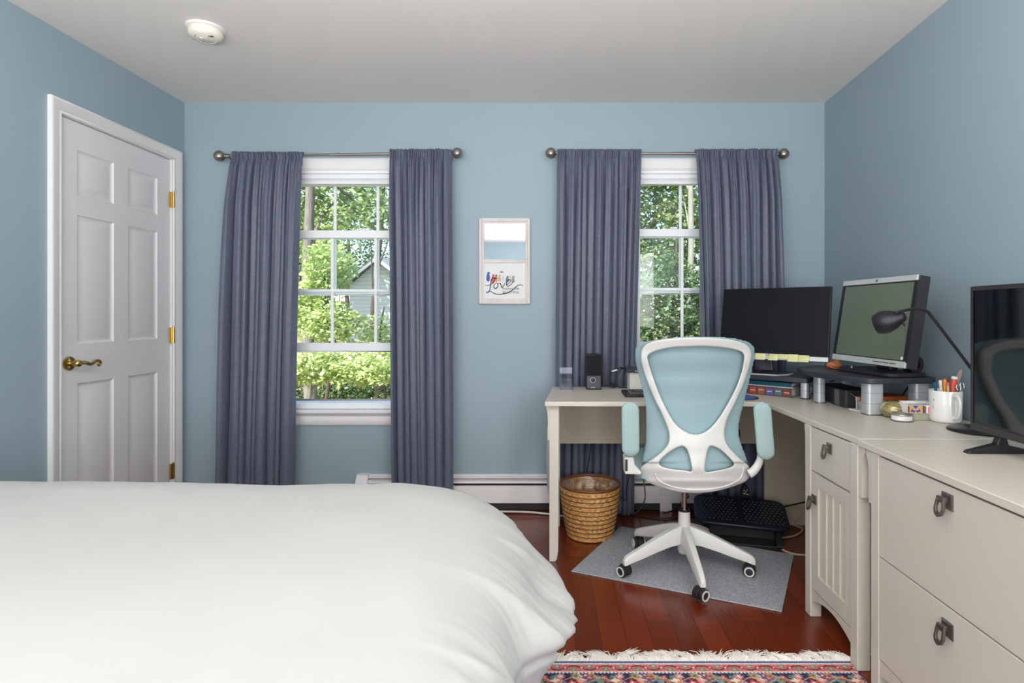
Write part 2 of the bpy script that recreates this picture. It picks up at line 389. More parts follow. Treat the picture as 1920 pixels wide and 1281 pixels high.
# ---- windows: double hung, lower sash raised
def window(idx, X, dz):
    w = thing('window_%d' % idx, None, None, (X, YW, WZ0)); struct(w)
    fy = YW-.0
    mb = casing_frame(X-HW, X+HW, WZ0+.0, WZ1, .07, lambda a, z, o: (a, YW-o, z))
    obj('window_casing', mb, M_['trim'], w, smooth=50)
    # jamb liner, head, sloped sill
    mb = MB(); t = .02
    mb.box(X-HW, X-HW+t, YW, YW+.14, WZ0, WZ1); mb.box(X+HW-t, X+HW, YW, YW+.14, WZ0, WZ1); mb.box(X-HW, X+HW, YW, YW+.14, WZ1-t, WZ1)
    mb.box(X-HW+t, X+HW-t, YW+.005, YW+.14, WZ0, WZ0+.028); mb.box(X-HW+t, X+HW-t, YW+.02, YW+.14, WZ0+.02, WZ0+.034)
    obj('jamb', mb, M_['vinyl'], w, bevel=.002)
    mb = MB().box(X-HW-.09, X+HW+.09, YW-.045, YW+.02, WZ0-.022, WZ0)
    obj('window_stool', mb, M_['trim'], w, bevel=.007, seg=4)
    mb = MB().prism([(YW, WZ0-.022), (YW-.02, WZ0-.022), (YW-.02, WZ0-.032), (YW-.012, WZ0-.04), (YW-.018, WZ0-.055), (YW-.018, WZ0-.08), (YW-.01, WZ0-.095), (YW, WZ0-.095)], 'x', X-HW-.07, X+HW+.07)
    obj('apron', mb, M_['trim'], w, smooth=40)
    # raised pleated shade tucked under the head
    mb = MB(); mb.box(X-HW+.024, X+HW-.024, YW+.004, YW+.04, WZ1-.05, WZ1-.022)
    for k in range(3): mb.box(X-HW+.03, X+HW-.03, YW+.008+.002*(k % 2), YW+.036, WZ1-.0565-k*.0065, WZ1-.051-k*.0065)
    mb.box(X-HW+.026, X+HW-.026, YW+.004, YW+.038, WZ1-.081, WZ1-.0705)
    obj('raised_shade', mb, M_['vinyl'], w, bevel=.0015)
    gh = .3975
    def sash(name, yc, z0, z1, top, bot, lock=False):
        mb = MB(); d = .016; xo = HW-t
        mb.box(X-xo, X-gh, yc-d, yc+d, z0, z1); mb.box(X+gh, X+xo, yc-d, yc+d, z0, z1)
        mb.box(X-gh, X+gh, yc-d, yc+d, z1-top, z1); mb.box(X-gh, X+gh, yc-d, yc+d, z0, z0+bot)
        s_ = obj(name, mb, M_['vinyl'], w, bevel=.003)
        mb = MB(); m = .0085
        for k in (-.1325, .1325): mb.box(X+k-m, X+k+m, yc-.006, yc+.006, z0+bot, z1-top)
        zm = (z0+bot+z1-top)/2; mb.box(X-gh, X+gh, yc-.0065, yc+.0065, zm-m, zm+m)
        obj('muntin_grid', mb, M_['vinyl'], s_, bevel=.002)
        obj('glass', MB().box(X-gh, X+gh, yc-.002, yc+.002, z0+bot, z1-top), M_['glass'], s_, smooth=0)
        return s_
    sash('upper_sash', YW+.095, 1.285+dz, 1.985+dz, .027, .032)
    lo = sash('lower_sash', YW+.05, .940+dz, 1.677+dz, .046, .052)
    mb = MB().box(X+.06, X+.10, YW+.028, YW+.06, 1.677+dz, 1.69+dz); mb.box(X+.065, X+.075, YW+.022, YW+.03, 1.679+dz, 1.688+dz)
    obj('sash_lock', mb, M_['vinyl'], lo, bevel=.002)
    # insect screen frame
    mb = MB(); mb.box(X-.42, X+.42, YW+.118, YW+.126, WZ0+.032, WZ0+.044)
    mb.box(X-.43, X-.405, YW+.118, YW+.126, WZ0+.03, 1.3); mb.box(X+.405, X+.43, YW+.118, YW+.126, WZ0+.03, 1.3)
    obj('screen_frame', mb, M_['nickel'], w)
    return w
window(1, WX[0], 0.0); window(2, WX[1], .008)

# ---- baseboard heater along the far wall
def heater():
    x0, x1 = -1.14, 1.62; y = YW
    t = thing('baseboard_heater', 'long white metal baseboard heater along the bottom of the far wall', 'heater', (x0, y-.03, 0))
    mb = MB().prism([(y, .02), (y, .205), (y-.012, .205), (y-.012, .185), (y-.006, .18), (y-.006, .02)], 'x', x0, x1)
    mb.prism([(y-.01, .193), (y-.01, .2), (y-.03, .193), (y-.03, .187)], 'x', x0, x1)
    obj('back_plate', mb, M_['heater'], t, smooth=0)
    mb = MB().prism([(y-.006, .175), (y-.004, .18), (y-.045, .172), (y-.048, .162), (y-.045, .162)], 'x', x0, x1)
    obj('damper', mb, M_['heater'], t, smooth=0)
    mb = MB().prism([(y-.052, .148), (y-.058, .145), (y-.062, .12), (y-.062, .05), (y-.055, .045), (y-.057, .05), (y-.057, .12), (y-.053, .14)], 'x', x0, x1)
    mb.box(x0, x1, y-.053, y-.045, .146, .149)
    obj('front_cover', mb, M_['heater'], t, smooth=30)
    obj('element_and_gap_shade', MB().box(x0+.02, x1-.02, y-.046, y-.003, .004, .155), M_['slot'], t)  # element carried down in dark colour to stand in for shadow below the cover
    obj('end_cap', MB().prism([(y, .0), (y, .21), (y-.03, .205), (y-.066, .15), (y-.066, .02), (y-.06, 0)], 'x', x0-.012, x0+.06), M_['heater'], t, bevel=.002)
    obj('joint_cover', MB().prism([(y, .0), (y, .207), (y-.03, .2), (y-.065, .15), (y-.065, .0)], 'x', .655, .725), M_['heater'], t, bevel=.002)
heater()
mb = MB().tube(spline([(-.75, 3.35, .012), (-.2, 3.35, .012), (.0, 3.32, .008), (.12, 3.28, .006), (.3, 3.27, .006)], 8), .006, 8)
tag(rebase(obj('cord', mb, M_['cord_white'], smooth=180), (-.2, 3.35, 0)), 'white cord lying on the floor in front of the baseboard heater', 'cord')

# ---- outlet plate
ot = thing('wall_outlet', 'ivory wall outlet plate half hidden behind the curtain beside the left window', 'outlet', (-.905, YW, .36))
obj('cover_plate', MB().boxc((-.905, YW-.003, .393), (.075, .006, .135)), mat('ivory_plastic', (216, 208, 190), .4), ot, bevel=.002)
obj('socket', MB().boxc((-.905, YW-.007, .393), (.035, .004, .09)), M_['cream'], ot, bevel=.001)

# ---- smoke detector
sx, sy = -1.53, 2.55
sd = thing('smoke_detector', 'round white smoke detector on the ceiling', 'smoke detector', (sx, sy, ZC))
obj('mounting_base', MB().lathe([(.001, ZC), (.078, ZC), (.078, ZC-.008), (.074, ZC-.011), (.001, ZC-.011)], (sx, sy, 0), 48), M_['ceil'], sd)
ivory = mat('ivory_detector_plastic', (228, 224, 208), .4, var=.01)
obj('cover', MB().lathe([(.001, ZC-.01), (.066, ZC-.011), (.07, ZC-.018), (.07, ZC-.03), (.062, ZC-.042), (.045, ZC-.048), (.04, ZC-.046), (.036, ZC-.049), (.001, ZC-.05)], (sx, sy, 0), 48), ivory, sd)
mb = MB()
for k in range(5): mb.boxc((sx+.028+.0045*k, sy-.022, ZC-.0475), (.0018, .012, .003))
obj('vent_slots', mb, M_['slot'], sd, smooth=0)
obj('test_button', MB().lathe([(.001, ZC-.053), (.009, ZC-.052), (.01, ZC-.048)], (sx-.012, sy-.01, 0), 20), ivory, sd)

# ================================================================ curtain rods and curtains
YR = 3.36
def rod(xa, za, xb, zb, xj, label):
    t = thing('curtain_rod', label, 'curtain rod', ((xa+xb)/2, YR, (za+zb)/2), 0, None)
    zf = lambda x: za+(zb-za)*(x-xa)/(xb-xa)
    obj('pole', MB().tube([(xa, YR, za), (xj, YR, zf(xj))], .0072, 14), M_['nickel'], t, smooth=60)
    obj('pole', MB().tube([(xj, YR, zf(xj)), (xb, YR, zb)], .0088, 14), M_['nickel'], t, smooth=60)
    for x, z, sg in ((xa, za, -1), (xb, zb, 1)):
        M = Matrix.Rotation(PI/2*sg, 4, 'Y')
        pr = [(.001, -.034)]+[(.0315*math.cos(a), .0315*math.sin(a)) for a in [R(-78+12*k) for k in range(14)]]+[(.001, .0315)]
        pr = [(r, q) for r, q in pr]
        mb = MB().lathe(pr, (x, YR, z), 48, M, rib=lambda k, n: .035*abs(math.sin(PI*8*k/n)))
        fi = obj('finial', mb, M_['nickel'], t, smooth=60); fi['label'] = 'ribbed ball finial'
        mb = MB()
        for o, r in ((-.038, .013), (-.044, .010), (-.05, .013), (-.058, .011)): mb.lathe([(.001, o-.003), (r, o-.003), (r*1.1, o), (r, o+.003), (.001, o+.003)], (x, YR, z), 20, M)
        obj('collar', mb, M_['nickel'], t)
        bx = x-sg*.055
        mb = MB().tube([(bx, YW-.002, z-.01), (bx, YR, z-.012)], .005, 8); mb.lathe([(.001, 0), (.016, 0), (.016, .005), (.001, .005)], (bx, YW-.005, z-.01), 20, Matrix.Rotation(-PI/2, 4, 'X'))
        mb.tube([(bx, YR-.011, z+.002), (bx, YR-.008, z-.008), (bx, YR, z-.012), (bx, YR+.008, z-.008), (bx, YR+.011, z+.002)], .003, 6)
        obj('bracket', mb, M_['nickel'], t)
    return t
rod(-1.935, 2.095, -.54, 2.112, -1.25, 'brushed nickel curtain rod with ribbed ball ends above the left window')
rod(.0085, 2.112, 1.374, 2.108, .72, 'brushed nickel curtain rod with ribbed ball ends above the right window')

def curtain(xt0, xt1, xb0, xb1, ztop, zbot, nf, seed, label, hem=True, lining=None, amp=.056, mid=None):
    rnd = random.Random(seed)
    NU, NV = 340, 84
    ph = [rnd.uniform(0, 6.28) for _ in range(8)]
    fw = [rnd.uniform(.35, 1.5) for _ in range(nf)]; tot = sum(fw); cum = [0]
    for a in fw: cum.append(cum[-1]+a/tot)
    fa = [rnd.uniform(.55, 1.25) for _ in range(nf)]
    fb = [rnd.uniform(-.35, .35) for _ in range(nf)]
    def fold(s, t):
        k = min(nf-1, max(0, next((i for i in range(nf) if cum[i+1] >= s), nf-1)))
        lo, hi = cum[k], cum[k+1]; q = (s-lo)/(hi-lo)
        a = fa[k]*(1+fb[k]*math.sin(3*t+ph[k % 8]))
        return a*math.sin(PI*max(0, min(1, q)))**.5, math.sin(2*PI*q)*a
    def fn(i, j):
        s = i/(NU-1)
        if j < 6:      # pocket: back of the rod over the top
            a = [(.012, -.045), (.013, -.02), (.013, 0), (.009, .010), (.004, .02), (-.002, .022)][j]
            ruf = .0060*math.sin(2*PI*(nf*3.3)*s+ph[0])+.004*math.sin(2*PI*nf*5.1*s+ph[1])
            x = xt0+.012+(xt1-xt0-.024)*s if j < 3 else xt0+(xt1-xt0)*s; return (x, YR+a[0]+ruf*.5, ztop+a[1]-.02+ruf*(.9 if j > 2 else 0))
        t = (j-6)/(NV-7); tt = t**1.25 if t > 0 else 0
        tt = t*t*.35+t*.65
        z = ztop+(zbot-ztop)*tt
        e0 = xt0+(xb0-xt0)*t; e1 = xt1+(xb1-xt1)*t
        g = min(1, t*5.0); A = amp*(.35+.85*g**.7)
        w = s+.010*math.sin(2*PI*1.3*s+ph[2]+2.2*t)*t+.006*math.sin(2*PI*3.1*s+ph[3]-3*t)
        w = max(0, min(1, w))
        y, sx_ = fold(w, t)
        x = e0+(e1-e0)*s+-sx_*(e1-e0)/nf*.16*min(1, t*3)*min(1, 6*s, 6*(1-s))
        hi = .0040*math.sin(2*PI*nf*2.3*s+ph[4]+1.5*t)*math.exp(-t*2.2)+.0045*math.sin(2*PI*nf*3.6*s+ph[5])*math.exp(-t*9)
        pinch = math.exp(-((z-(ztop-.042))/.012)**2)
        ruf = .006*math.sin(2*PI*nf*3.3*s+ph[0])*math.exp(-t*22)
        yy = YR-.012-A*y*(1-.55*pinch)-hi+.006*pinch+ruf+.004*math.sin(9*t+5*s+ph[6])*t
        return (x, yy, z+.004*math.sin(2*PI*nf*s)*0)
    mb = MB().grid(fn, NU, NV)
    c = obj('curtain', mb, M_['velvet'], smooth=180, solid=.0022)
    rebase(c, ((xb0+xb1)/2, YR, zbot))
    tag(c, label, 'curtain', None)
    if lining is not None:
        # pale lining showing past the edge, lower down
        a, z0, z1, wd = lining
        def f2(i, j):
            s = i/11; t = j/29; z = z1+(z0-z1)*t
            return (a+(s-.5)*wd*(.75+.25*math.sin(3*t+.6)), YR+.025+.006*math.sin(9*s)+.004*math.sin(7*t), z)
        m2 = MB().grid(f2, 12, 30)
        reg(c, Matrix.Translation(c.location))
        l = obj('lining', m2, mat('pale_lining', (196, 190, 198), .8), c, smooth=180, solid=.0015); l['label'] = 'pale grey lining'
    return c
k1 = YR/F
def cx(u): return (u-U0)*(YR-.02)/F
curtain(cx(433), cx(566), cx(415), cx(550), 2.112, .015, 9, 11, 'grey-blue velvet curtain at the left side of the left window, nearest the door')
curtain(cx(730), cx(846), cx(738), cx(851), 2.128, .015, 9, 23, 'grey-blue velvet curtain at the right side of the left window', amp=.050)
curtain(cx(1045), cx(1203), cx(1040), cx(1189), 2.128, .015, 11, 35, 'blue velvet curtain at the left side of the right window, behind the small desk speaker', lining=(.0, .10, .50, .035))
curtain(cx(1305), cx(1459), cx(1318), cx(1470), 2.128, .10, 11, 47, 'blue velvet curtain at the right side of the right window, behind the dark desk monitor')

# ================================================================ mirror with printed lower panel
def mirror_frame():
    y = YW-.022; s = y/F
    def Q(u, v, yy=None): return P(u, v, yy or y)
    X0, X1, Z1, Z0 = Q(898, 409).x, Q(994, 409).x, Q(898, 409.5).z, Q(898, 569.5).z
    t = thing('framed_mirror', 'whitewashed wood framed mirror with a bird and love print in its lower half', 'mirror', ((X0+X1)/2, YW, Z0))
    def ring(a, b, y0, y1):
        mb = MB(); mb.box(X0+a, X0+b, y0, y1, Z0+a, Z1-a); mb.box(X1-b, X1-a, y0, y1, Z0+a, Z1-a)
        mb.box(X0+b, X1-b, y0, y1, Z0+a, Z0+b); mb.box(X0+b, X1-b, y0, y1, Z1-b, Z1-a); return mb
    mb = ring(0, .018, y, YW-.002); m2 = ring(.012, .03, y+.006, YW-.002); mb.add(m2.v, m2.f)
    obj('frame', mb, M_['washed'], t, bevel=.003)
    zd1, zd0 = Q(900, 486).z, Q(900, 493).z
    obj('divider', MB().box(X0+.028, X1-.028, y+.004, YW-.003, zd0, zd1), M_['washed'], t, bevel=.003)
    obj('mirror_glass', MB().box(X0+.028, X1-.028, YW-.01, YW-.004, zd1, Z1-.028), M_['mirror'], t, smooth=0)
    yp = YW-.0122
    pa = obj('print_panel', MB().box(X0+.028, X1-.028, yp, YW-.004, Z0+.028, zd0), mat('print_paper', (219, 220, 220), .5, var=.01), t, smooth=0)
    k = 6.405
    def q(x, z): return P(880+x/k, 390+z/k, yp)
    yo = yp-.0008
    def stroke(pts, r):
        ps = spline([Vector((q(a, b).x, yo, q(a, b).z)) for a, b in pts], 6); n = len(ps)
        rr = [r*(.55+.45*math.sin(PI*i/(n-1))) for i in range(n)]
        return MB().tube(ps, rr, 6, flat=1)
    mb = MB()
    for pts, r in (([(200, 1008), (212, 1022), (240, 1000), (257, 930), (262, 870), (283, 838), (303, 848), (296, 885), (265, 915), (228, 930), (190, 926)], .0027),
                   ([(318, 902), (296, 930), (300, 962), (322, 968), (343, 940), (338, 908), (322, 898)], .0027),
                   ([(345, 915), (368, 903), (380, 925), (390, 958), (412, 935), (428, 895)], .0025),
                   ([(436, 925), (470, 910), (496, 880), (482, 862), (455, 880), (445, 915), (462, 938), (500, 920), (530, 880)], .0025),
                   ([(205, 1010), (250, 1000), (300, 1028), (370, 1036), (450, 1024), (520, 985), (570, 940), (612, 922), (648, 936)], .0025)):
        m2 = stroke(pts, r); mb.add(m2.v, m2.f)
    obj('love_lettering', mb, M_['ink'], pa, smooth=60)
    for body, (a, b), sz in (('makes life', (497, 982), .0215), ('BEAUTIFUL', (500, 1028), .0200)):
        v = q(a, b); me = text_mesh(body, sz, Matrix.Translation((v.x, yo, v.z)) @ Matrix.Rotation(PI/2, 4, 'X'), .0002, squeeze=1.02 if body[0] == 'B' else 1.18)
        link('lettering', me, M_['ink'], pa, smooth=0)
    for n_, (a, b, w, h, c) in enumerate(((226, 832, 20, 48, (62, 92, 158)), (285, 856, 18, 46, (208, 84, 84)), (320, 832, 14, 20, (70, 66, 66)), (322, 860, 15, 30, (222, 150, 110)), (360, 848, 17, 34, (214, 162, 140)),
                                         (405, 850, 14, 32, (198, 204, 196)), (455, 862, 17, 32, (84, 124, 182)), (488, 846, 14, 24, (216, 196, 116)), (526, 862, 18, 34, (150, 152, 158)), (388, 770, 22, 9, (120, 124, 126)))):
        v = q(a, b); w /= k*.9; h /= k*.72; s_ = yp/F
        pts = [(v.x+w*s_*math.cos(an)*(1-.3*math.sin(an)), v.z+h*s_*math.sin(an)*.8) for an in [2*PI*i/14 for i in range(14)]]
        m2 = MB().prism(pts, 'y', yp-.0006, yp+.001)
        if n_ < 9: hx = v.x+w*s_*.2; m2.prism([(hx+w*s_*.75*math.cos(an), v.z+h*s_*.72+w*s_*.75*math.sin(an)) for an in [2*PI*i/10 for i in range(10)]], 'y', yp-.0007, yp+.001)
        obj('printed_bird', m2, mat('print_ink', c, .6, var=.12, noise_scale=300), pa, smooth=0)
mirror_frame()

# ================================================================ desk
DT = .76; TH = .022
cr = M_['cream']
def corbel(x0, x1, y0, y1, zt, axis, out):   # small curved bracket below the top; out = signed protrusion
    pr = [(0, 0), (out, 0), (out, -.015), (out*.8, -.028), (out*.6, -.045), (out*.55, -.07), (out*.55, -.165), (0, -.165)]
    if axis == 'x': return MB().prism([(x0+a, zt+b) for a, b in pr], 'y', y0, y1)
    return MB().prism([(y0+a, zt+b) for a, b in pr], 'x', x0, x1)
def pull(parent, yc, zc, x, ps=.038):
    """square plate with a hanging stirrup ring, facing -X"""
    mb = MB(); h = ps/2
    vs = []
    for ins, o in ((0, 0), (0, .003), (.004, .006), (.009, .006)): vs += [(x-o, yc-h+ins, zc-h+ins), (x-o, yc+h-ins, zc-h+ins), (x-o, yc+h-ins, zc+h-ins), (x-o, yc-h+ins, zc+h-ins)]
    mb.add(vs, [(k*4+e, k*4+(e+1) % 4, k*4+4+(e+1) % 4, k*4+4+e) for k in range(3) for e in range(4)]+[(12, 13, 14, 15), (3, 2, 1, 0)])
    mb.boxc((x-.013, yc, zc+.004), (.016, .016, .014))
    a = obj('pull_handle', mb, M_['pewter'], parent, bevel=.0008)
    w = ps*.42; t = .0035; xx = x-.019
    outer = [(-w*.8, .012), (w*.8, .012), (w, -.022), (w*.7, -.034), (0, -.040), (-w*.7, -.034), (-w, -.022)]
    inner = [(-w*.5, .001), (w*.5, .001), (w*.62, -.018), (w*.4, -.027), (0, -.031), (-w*.4, -.027), (-w*.62, -.018)]
    n = len(outer); vs = []
    for lst, xo in ((outer, -t), (inner, -t), (outer, t), (inner, t)): vs += [(xx+xo-(-b)*.18, yc+a_, zc+b) for a_, b in lst]
    fs = []
    for k in range(n):
        m = (k+1) % n; fs += [(k, m, n+m, n+k), (2*n+k, 2*n+m, 3*n+m, 3*n+k), (k, m, 2*n+m, 2*n+k), (n+k, n+m, 3*n+m, 3*n+k)]
    obj('ring', MB().add(vs, fs), M_['pewter'], a, bevel=.0008)
    return a

def desk():
    t = thing('corner_desk', 'cream L-shaped corner desk running under the right window and along the right wall', 'desk', (.6, 2.9, 0))
    xw = lambda y: xr(y)-.018
    top = [(-.021, 2.66), (.93, 2.655), (.975, 2.645), (.998, 2.61), (1.000, 2.55), (1.004, 2.25), (1.012, 1.868), (xw(1.868), 1.868), (xw(3.22), 3.22), (.018, 3.22)]
    obj('desktop', MB().prism(top, 'z', DT-TH, DT), cr, t, bevel=.003, seg=3)
    zt = DT-TH
    # left end
    obj('leg', MB().prism([(.0, 0), (.028, 0), (.036, .012), (.042, .05), (.045, zt), (.0, zt)], 'y', 2.70, 2.745), cr, t, bevel=.002)
    obj('leg', MB().box(.02, .058, 3.15, 3.20, 0, zt), cr, t, bevel=.002)
    obj('corbel', corbel(0, 0, 2.70, 2.745, zt, 'x', -.014), cr, t, bevel=.001)
    obj('side_rail', MB().box(.03, .048, 2.745, 3.15, .45, zt), M_['cream_in'], t)
    obj('back_panel', MB().box(.058, 1.19, 3.165, 3.183, .452, zt), M_['cream_in'], t)
    for x in (.085, 1.165): obj('fixing_cap', MB().lathe([(.001, 0), (.006, 0), (.006, .004), (.001, .004)], (x, 3.165, .52), 14, Matrix.Rotation(PI/2, 4, 'X')), M_['cream'], t)
    obj('corner_panel', MB().box(1.19, xw(3.2)-.005, 3.165, 3.185, .0, zt), M_['cream_in'], t)
    # pedestal cupboard
    x0 = 1.004; y0, y1 = 1.868, 2.25
    mb = MB(); mb.box(x0+.02, 1.55, y1-.02, y1-.002, .05, zt); mb.box(x0+.02, 1.55, y0+.008, y0+.026, .05, zt); mb.box(1.53, 1.548, y0+.026, y1-.02, .05, zt); mb.box(x0+.03, 1.53, y0+.026, y1-.02, .1, .118)
    obj('pedestal_case', mb, cr, t)
    for a, b in ((y1-.045, y1), (y0, y0+.045)):
        obj('leg', MB().box(x0, x0+.045, a, b, 0, zt), cr, t, bevel=.004)
    for a, b in ((y1-.045, y1), (y0, y0+.045)): obj('leg', MB().box(1.51, 1.55, a, b, 0, zt), cr, t, bevel=.003)
    obj('corbel', corbel(x0+.004, x0+.04, y0, 0, zt, 'y', -.038), cr, t, bevel=.001)
    obj('corbel', corbel(x0+.004, x0+.04, y1, 0, zt, 'y', .014), cr, t, bevel=.001)
    # arched apron
    ya, yb = y0+.045, y1-.045; n = 16
    poly = [(ya, .114), (yb, .114)]+[(yb+(ya-yb)*k/n, .058+.038*math.sin(PI*k/n)**.8) for k in range(n+1)]
    obj('arched_apron', MB().prism(poly, 'x', x0+.006, x0+.022), cr, t)
    d = obj('drawer', MB().box(x0+.004, x0+.022, ya+.002, yb-.002, .570, zt-.004), cr, t, bevel=.001)
    pull(d, (ya+yb)/2+.0, .684, x0+.004)
    # door with sunk slatted panel
    da, db, dz0, dz1 = ya+.002, yb-.002, .118, .565; ra, rb, rz0, rz1 = da+.04, db-.052, .18, .515
    mb = MB(); xa, xb = x0+.004, x0+.022
    mb.box(xa, xb, da, ra, dz0, dz1); mb.box(xa, xb, rb, db, dz0, dz1); mb.box(xa, xb, ra, rb, dz0, rz0); mb.box(xa, xb, ra, rb, rz1, dz1)
    dr = obj('door', mb, cr, t, bevel=.0007)
    mb = MB().box(xa+.008, xb-.002, ra, rb, rz0, rz1)
    for k in range(1, 4): yy = rb+(ra-rb)*k/4; mb.box(xa+.003, xa+.009, yy-.009, yy+.009, rz0, rz1)
    obj('slatted_panel', mb, cr, dr)
    pull(dr, db-.026, .462, x0+.004, .034)
desk()

def file_cabinet():
    x0 = 1.004; y0, y1 = 1.10, 1.79; zt = DT-TH
    t = thing('file_cabinet', 'cream two-drawer lateral file cabinet at the near end of the desk, under the television', 'cabinet', (1.3, 1.45, 0))
    xw = lambda y: xr(y)-.018
    obj('cabinet_top', MB().prism([(1.0, 1.06), (1.0, 1.862), (xw(1.862), 1.862), (xw(1.06), 1.06)], 'z', zt, DT), cr, t, bevel=.003, seg=3)
    mb = MB(); mb.box(x0+.02, xw(y0)-.01, y1-.02, y1-.002, .05, zt); mb.box(x0+.02, xw(y0)-.01, y0+.002, y0+.02, .05, zt); mb.box(xw(y0)-.03, xw(y0)-.012, y0+.02, y1-.02, .05, zt)
    mb.box(x0+.03, xw(y0)-.03, y0+.02, y1-.02, .1, .118)
    obj('cabinet_case', mb, cr, t)
    for a, b in ((y1-.042, y1), (y0, y0+.042)):
        obj('leg', MB().box(x0, x0+.045, a, b, 0, zt), cr, t, bevel=.003)
        obj('leg', MB().box(xw(y0)-.05, xw(y0)-.01, a, b, 0, zt), cr, t, bevel=.003)
    obj('corbel', corbel(x0+.004, x0+.04, y1, 0, zt, 'y', .034), cr, t, bevel=.001)
    ya, yb = y0+.042, y1-.042; n = 20
    poly = [(ya, .112), (yb, .112)]+[(yb+(ya-yb)*k/n, .06+.035*math.sin(PI*k/n)**.7) for k in range(n+1)]
    obj('arched_apron', MB().prism(poly, 'x', x0+.004, x0+.02), cr, t)
    for z0, z1 in ((.429, zt-.006), (.116, .425)):
        d = obj('drawer', MB().box(x0+.002, x0+.02, ya+.001, yb-.001, z0, z1), cr, t, bevel=.0015)
        pull(d, (ya+yb)/2, .694 if z0 > .3 else .371, x0+.002, .041)
file_cabinet()

# ================================================================ bed and duvet
bed = thing('bed', 'bed under the white duvet, its foot end towards the desk', 'bed', (-1.1, 1.0, 0))
obj('mattress', MB().prism(rrect(-2.05, -.30, .42, 1.68, .08), 'z', .33, .58), M_['duvet'], bed, bevel=.03, seg=4)
obj('bed_base', MB().box(-2.04, -.33, .46, 1.65, .16, .33), mat('bed_base_fabric', (190, 188, 184), .8), bed, bevel=.01)
for x in (-2.02, -.40):
    for y in (.5, 1.60): obj('leg', MB().box(x-.025, x+.025, y-.025, y+.025, 0, .16), M_['black'], bed, bevel=.004)
def duvet():
    NU, NV = 900, 210
    ix0, ix1, iy0, iy1 = -1.76, -.385, .60, 1.49     # plateau
    rc = .10
    base = rrect(ix0, ix1, iy0, iy1, rc, 10)
    # resample the outline evenly, with outward normals
    pts = [Vector((a, b)) for a, b in base]; m = len(pts); seg = [(pts[(i+1) % m]-pts[i]).length for i in range(m)]; L = sum(seg)
    ring = []
    for k in range(NU):
        d = L*k/NU; i = 0
        while d > seg[i]: d -= seg[i]; i += 1
        ring.append(pts[i].lerp(pts[(i+1) % m], d/seg[i]))
    nrm = []
    for k in range(NU):
        tg = (ring[(k+11) % NU]-ring[k-11]).normalized(); nrm.append(Vector((tg.y, -tg.x)))
    cx_, cy_ = (ix0+ix1)/2, (iy0+iy1)/2
    ZT = .703
    def prof(t, a):      # t 0..1 along the drape -> (outward, z)
        if t < .5:
            th = t/.5*PI/2; return a*math.sin(th)**.92, ZT-.235*(1-math.cos(th)**.80)
        q = (t-.5)/.5; return a-.01*math.sin(PI*q)-.03*q, ZT-.235-q*.36
    def fn(i, j):
        p = ring[i]; n = nrm[i]
        if j < 50:
            f = (j/50)**.8; x = cx_+(p.x-cx_)*f; y = cy_+(p.y-cy_)*f; z = ZT+.004*(1-f); o = 0; t = 0
        else:
            t = (j-50)/(NV-51); o, z = prof(t, .36 if True else 0)
            sx_ = 1.18 if n.x > 0 else 1.0                        # longer fall over the foot
            x = p.x+n.x*o*(1+.0*n.x); y = p.y+n.y*o*.94
        # gentle loft of the filling
        z += .010*noise.noise(Vector((x*1.9+3, y*2.3, 0)))+.006*math.sin(2.6*x+.6)*max(0, 1-t*1.5)
        if j >= 50:
            s = 2*PI*i/NU
            w = max(0, t-.12)
            fold = .012*math.sin(s*17+2*noise.noise(Vector((x*2, y*2, 5))))+.010*noise.noise(Vector((x*9, y*9, z*1.2)))
            x += n.x*fold*w*1.3; y += n.y*fold*w*1.3
            # pinched puff at the far foot corner, and the fall tucking in below it
            if n.x > .05:
                c = math.exp(-((y-1.33)/.20)**2)
                zl = .445+.22*(1.30-y)*(1 if y < 1.30 else -.6)          # height of the lip of the fold
                b = math.exp(-((z-zl-.02)/.05)**2)
                x += .085*c*b*n.x
                x -= .034*math.exp(-((z-zl)/.011)**2)*c*n.x                # crease under the lip
                x -= max(0, zl-.06-z)*.22*c*n.x
                st = 1/(1+math.exp((y-1.14)/.022))                        # the near half of the fall hangs further in
                x -= st*.052*min(1, w*2.2)*n.x
                x += (.0028*noise.noise(Vector((y*38+z*6, z*5, 2)))+.0018*noise.noise(Vector((y*70-z*9, z*8, 7))))*min(1, w*3)
                # long creases running down the foot end
                cr_ = noise.noise(Vector((y*11, z*2.2, 1.7)))+.6*noise.noise(Vector((y*23+z*4, z*3, 9)))
                rg = 1-abs(noise.noise(Vector((y*9+z*5, z*1.6, 4.2))))*3.2
                x += (.011*cr_+.012*max(0, rg)**2)*min(1, w*3)
        z += .0025*noise.noise(Vector((x*11, y*5, 2)))
        return (x, y, max(z, .06))
    mb = MB().grid(fn, NU, NV, cu=True)
    o = obj('duvet', mb, M_['duvet'], smooth=180); rebase(o, (-1.1, 1.0, .58))
    tag(o, 'plain white puffy duvet spread over the bed in the foreground', 'duvet')
    return o
duvet()

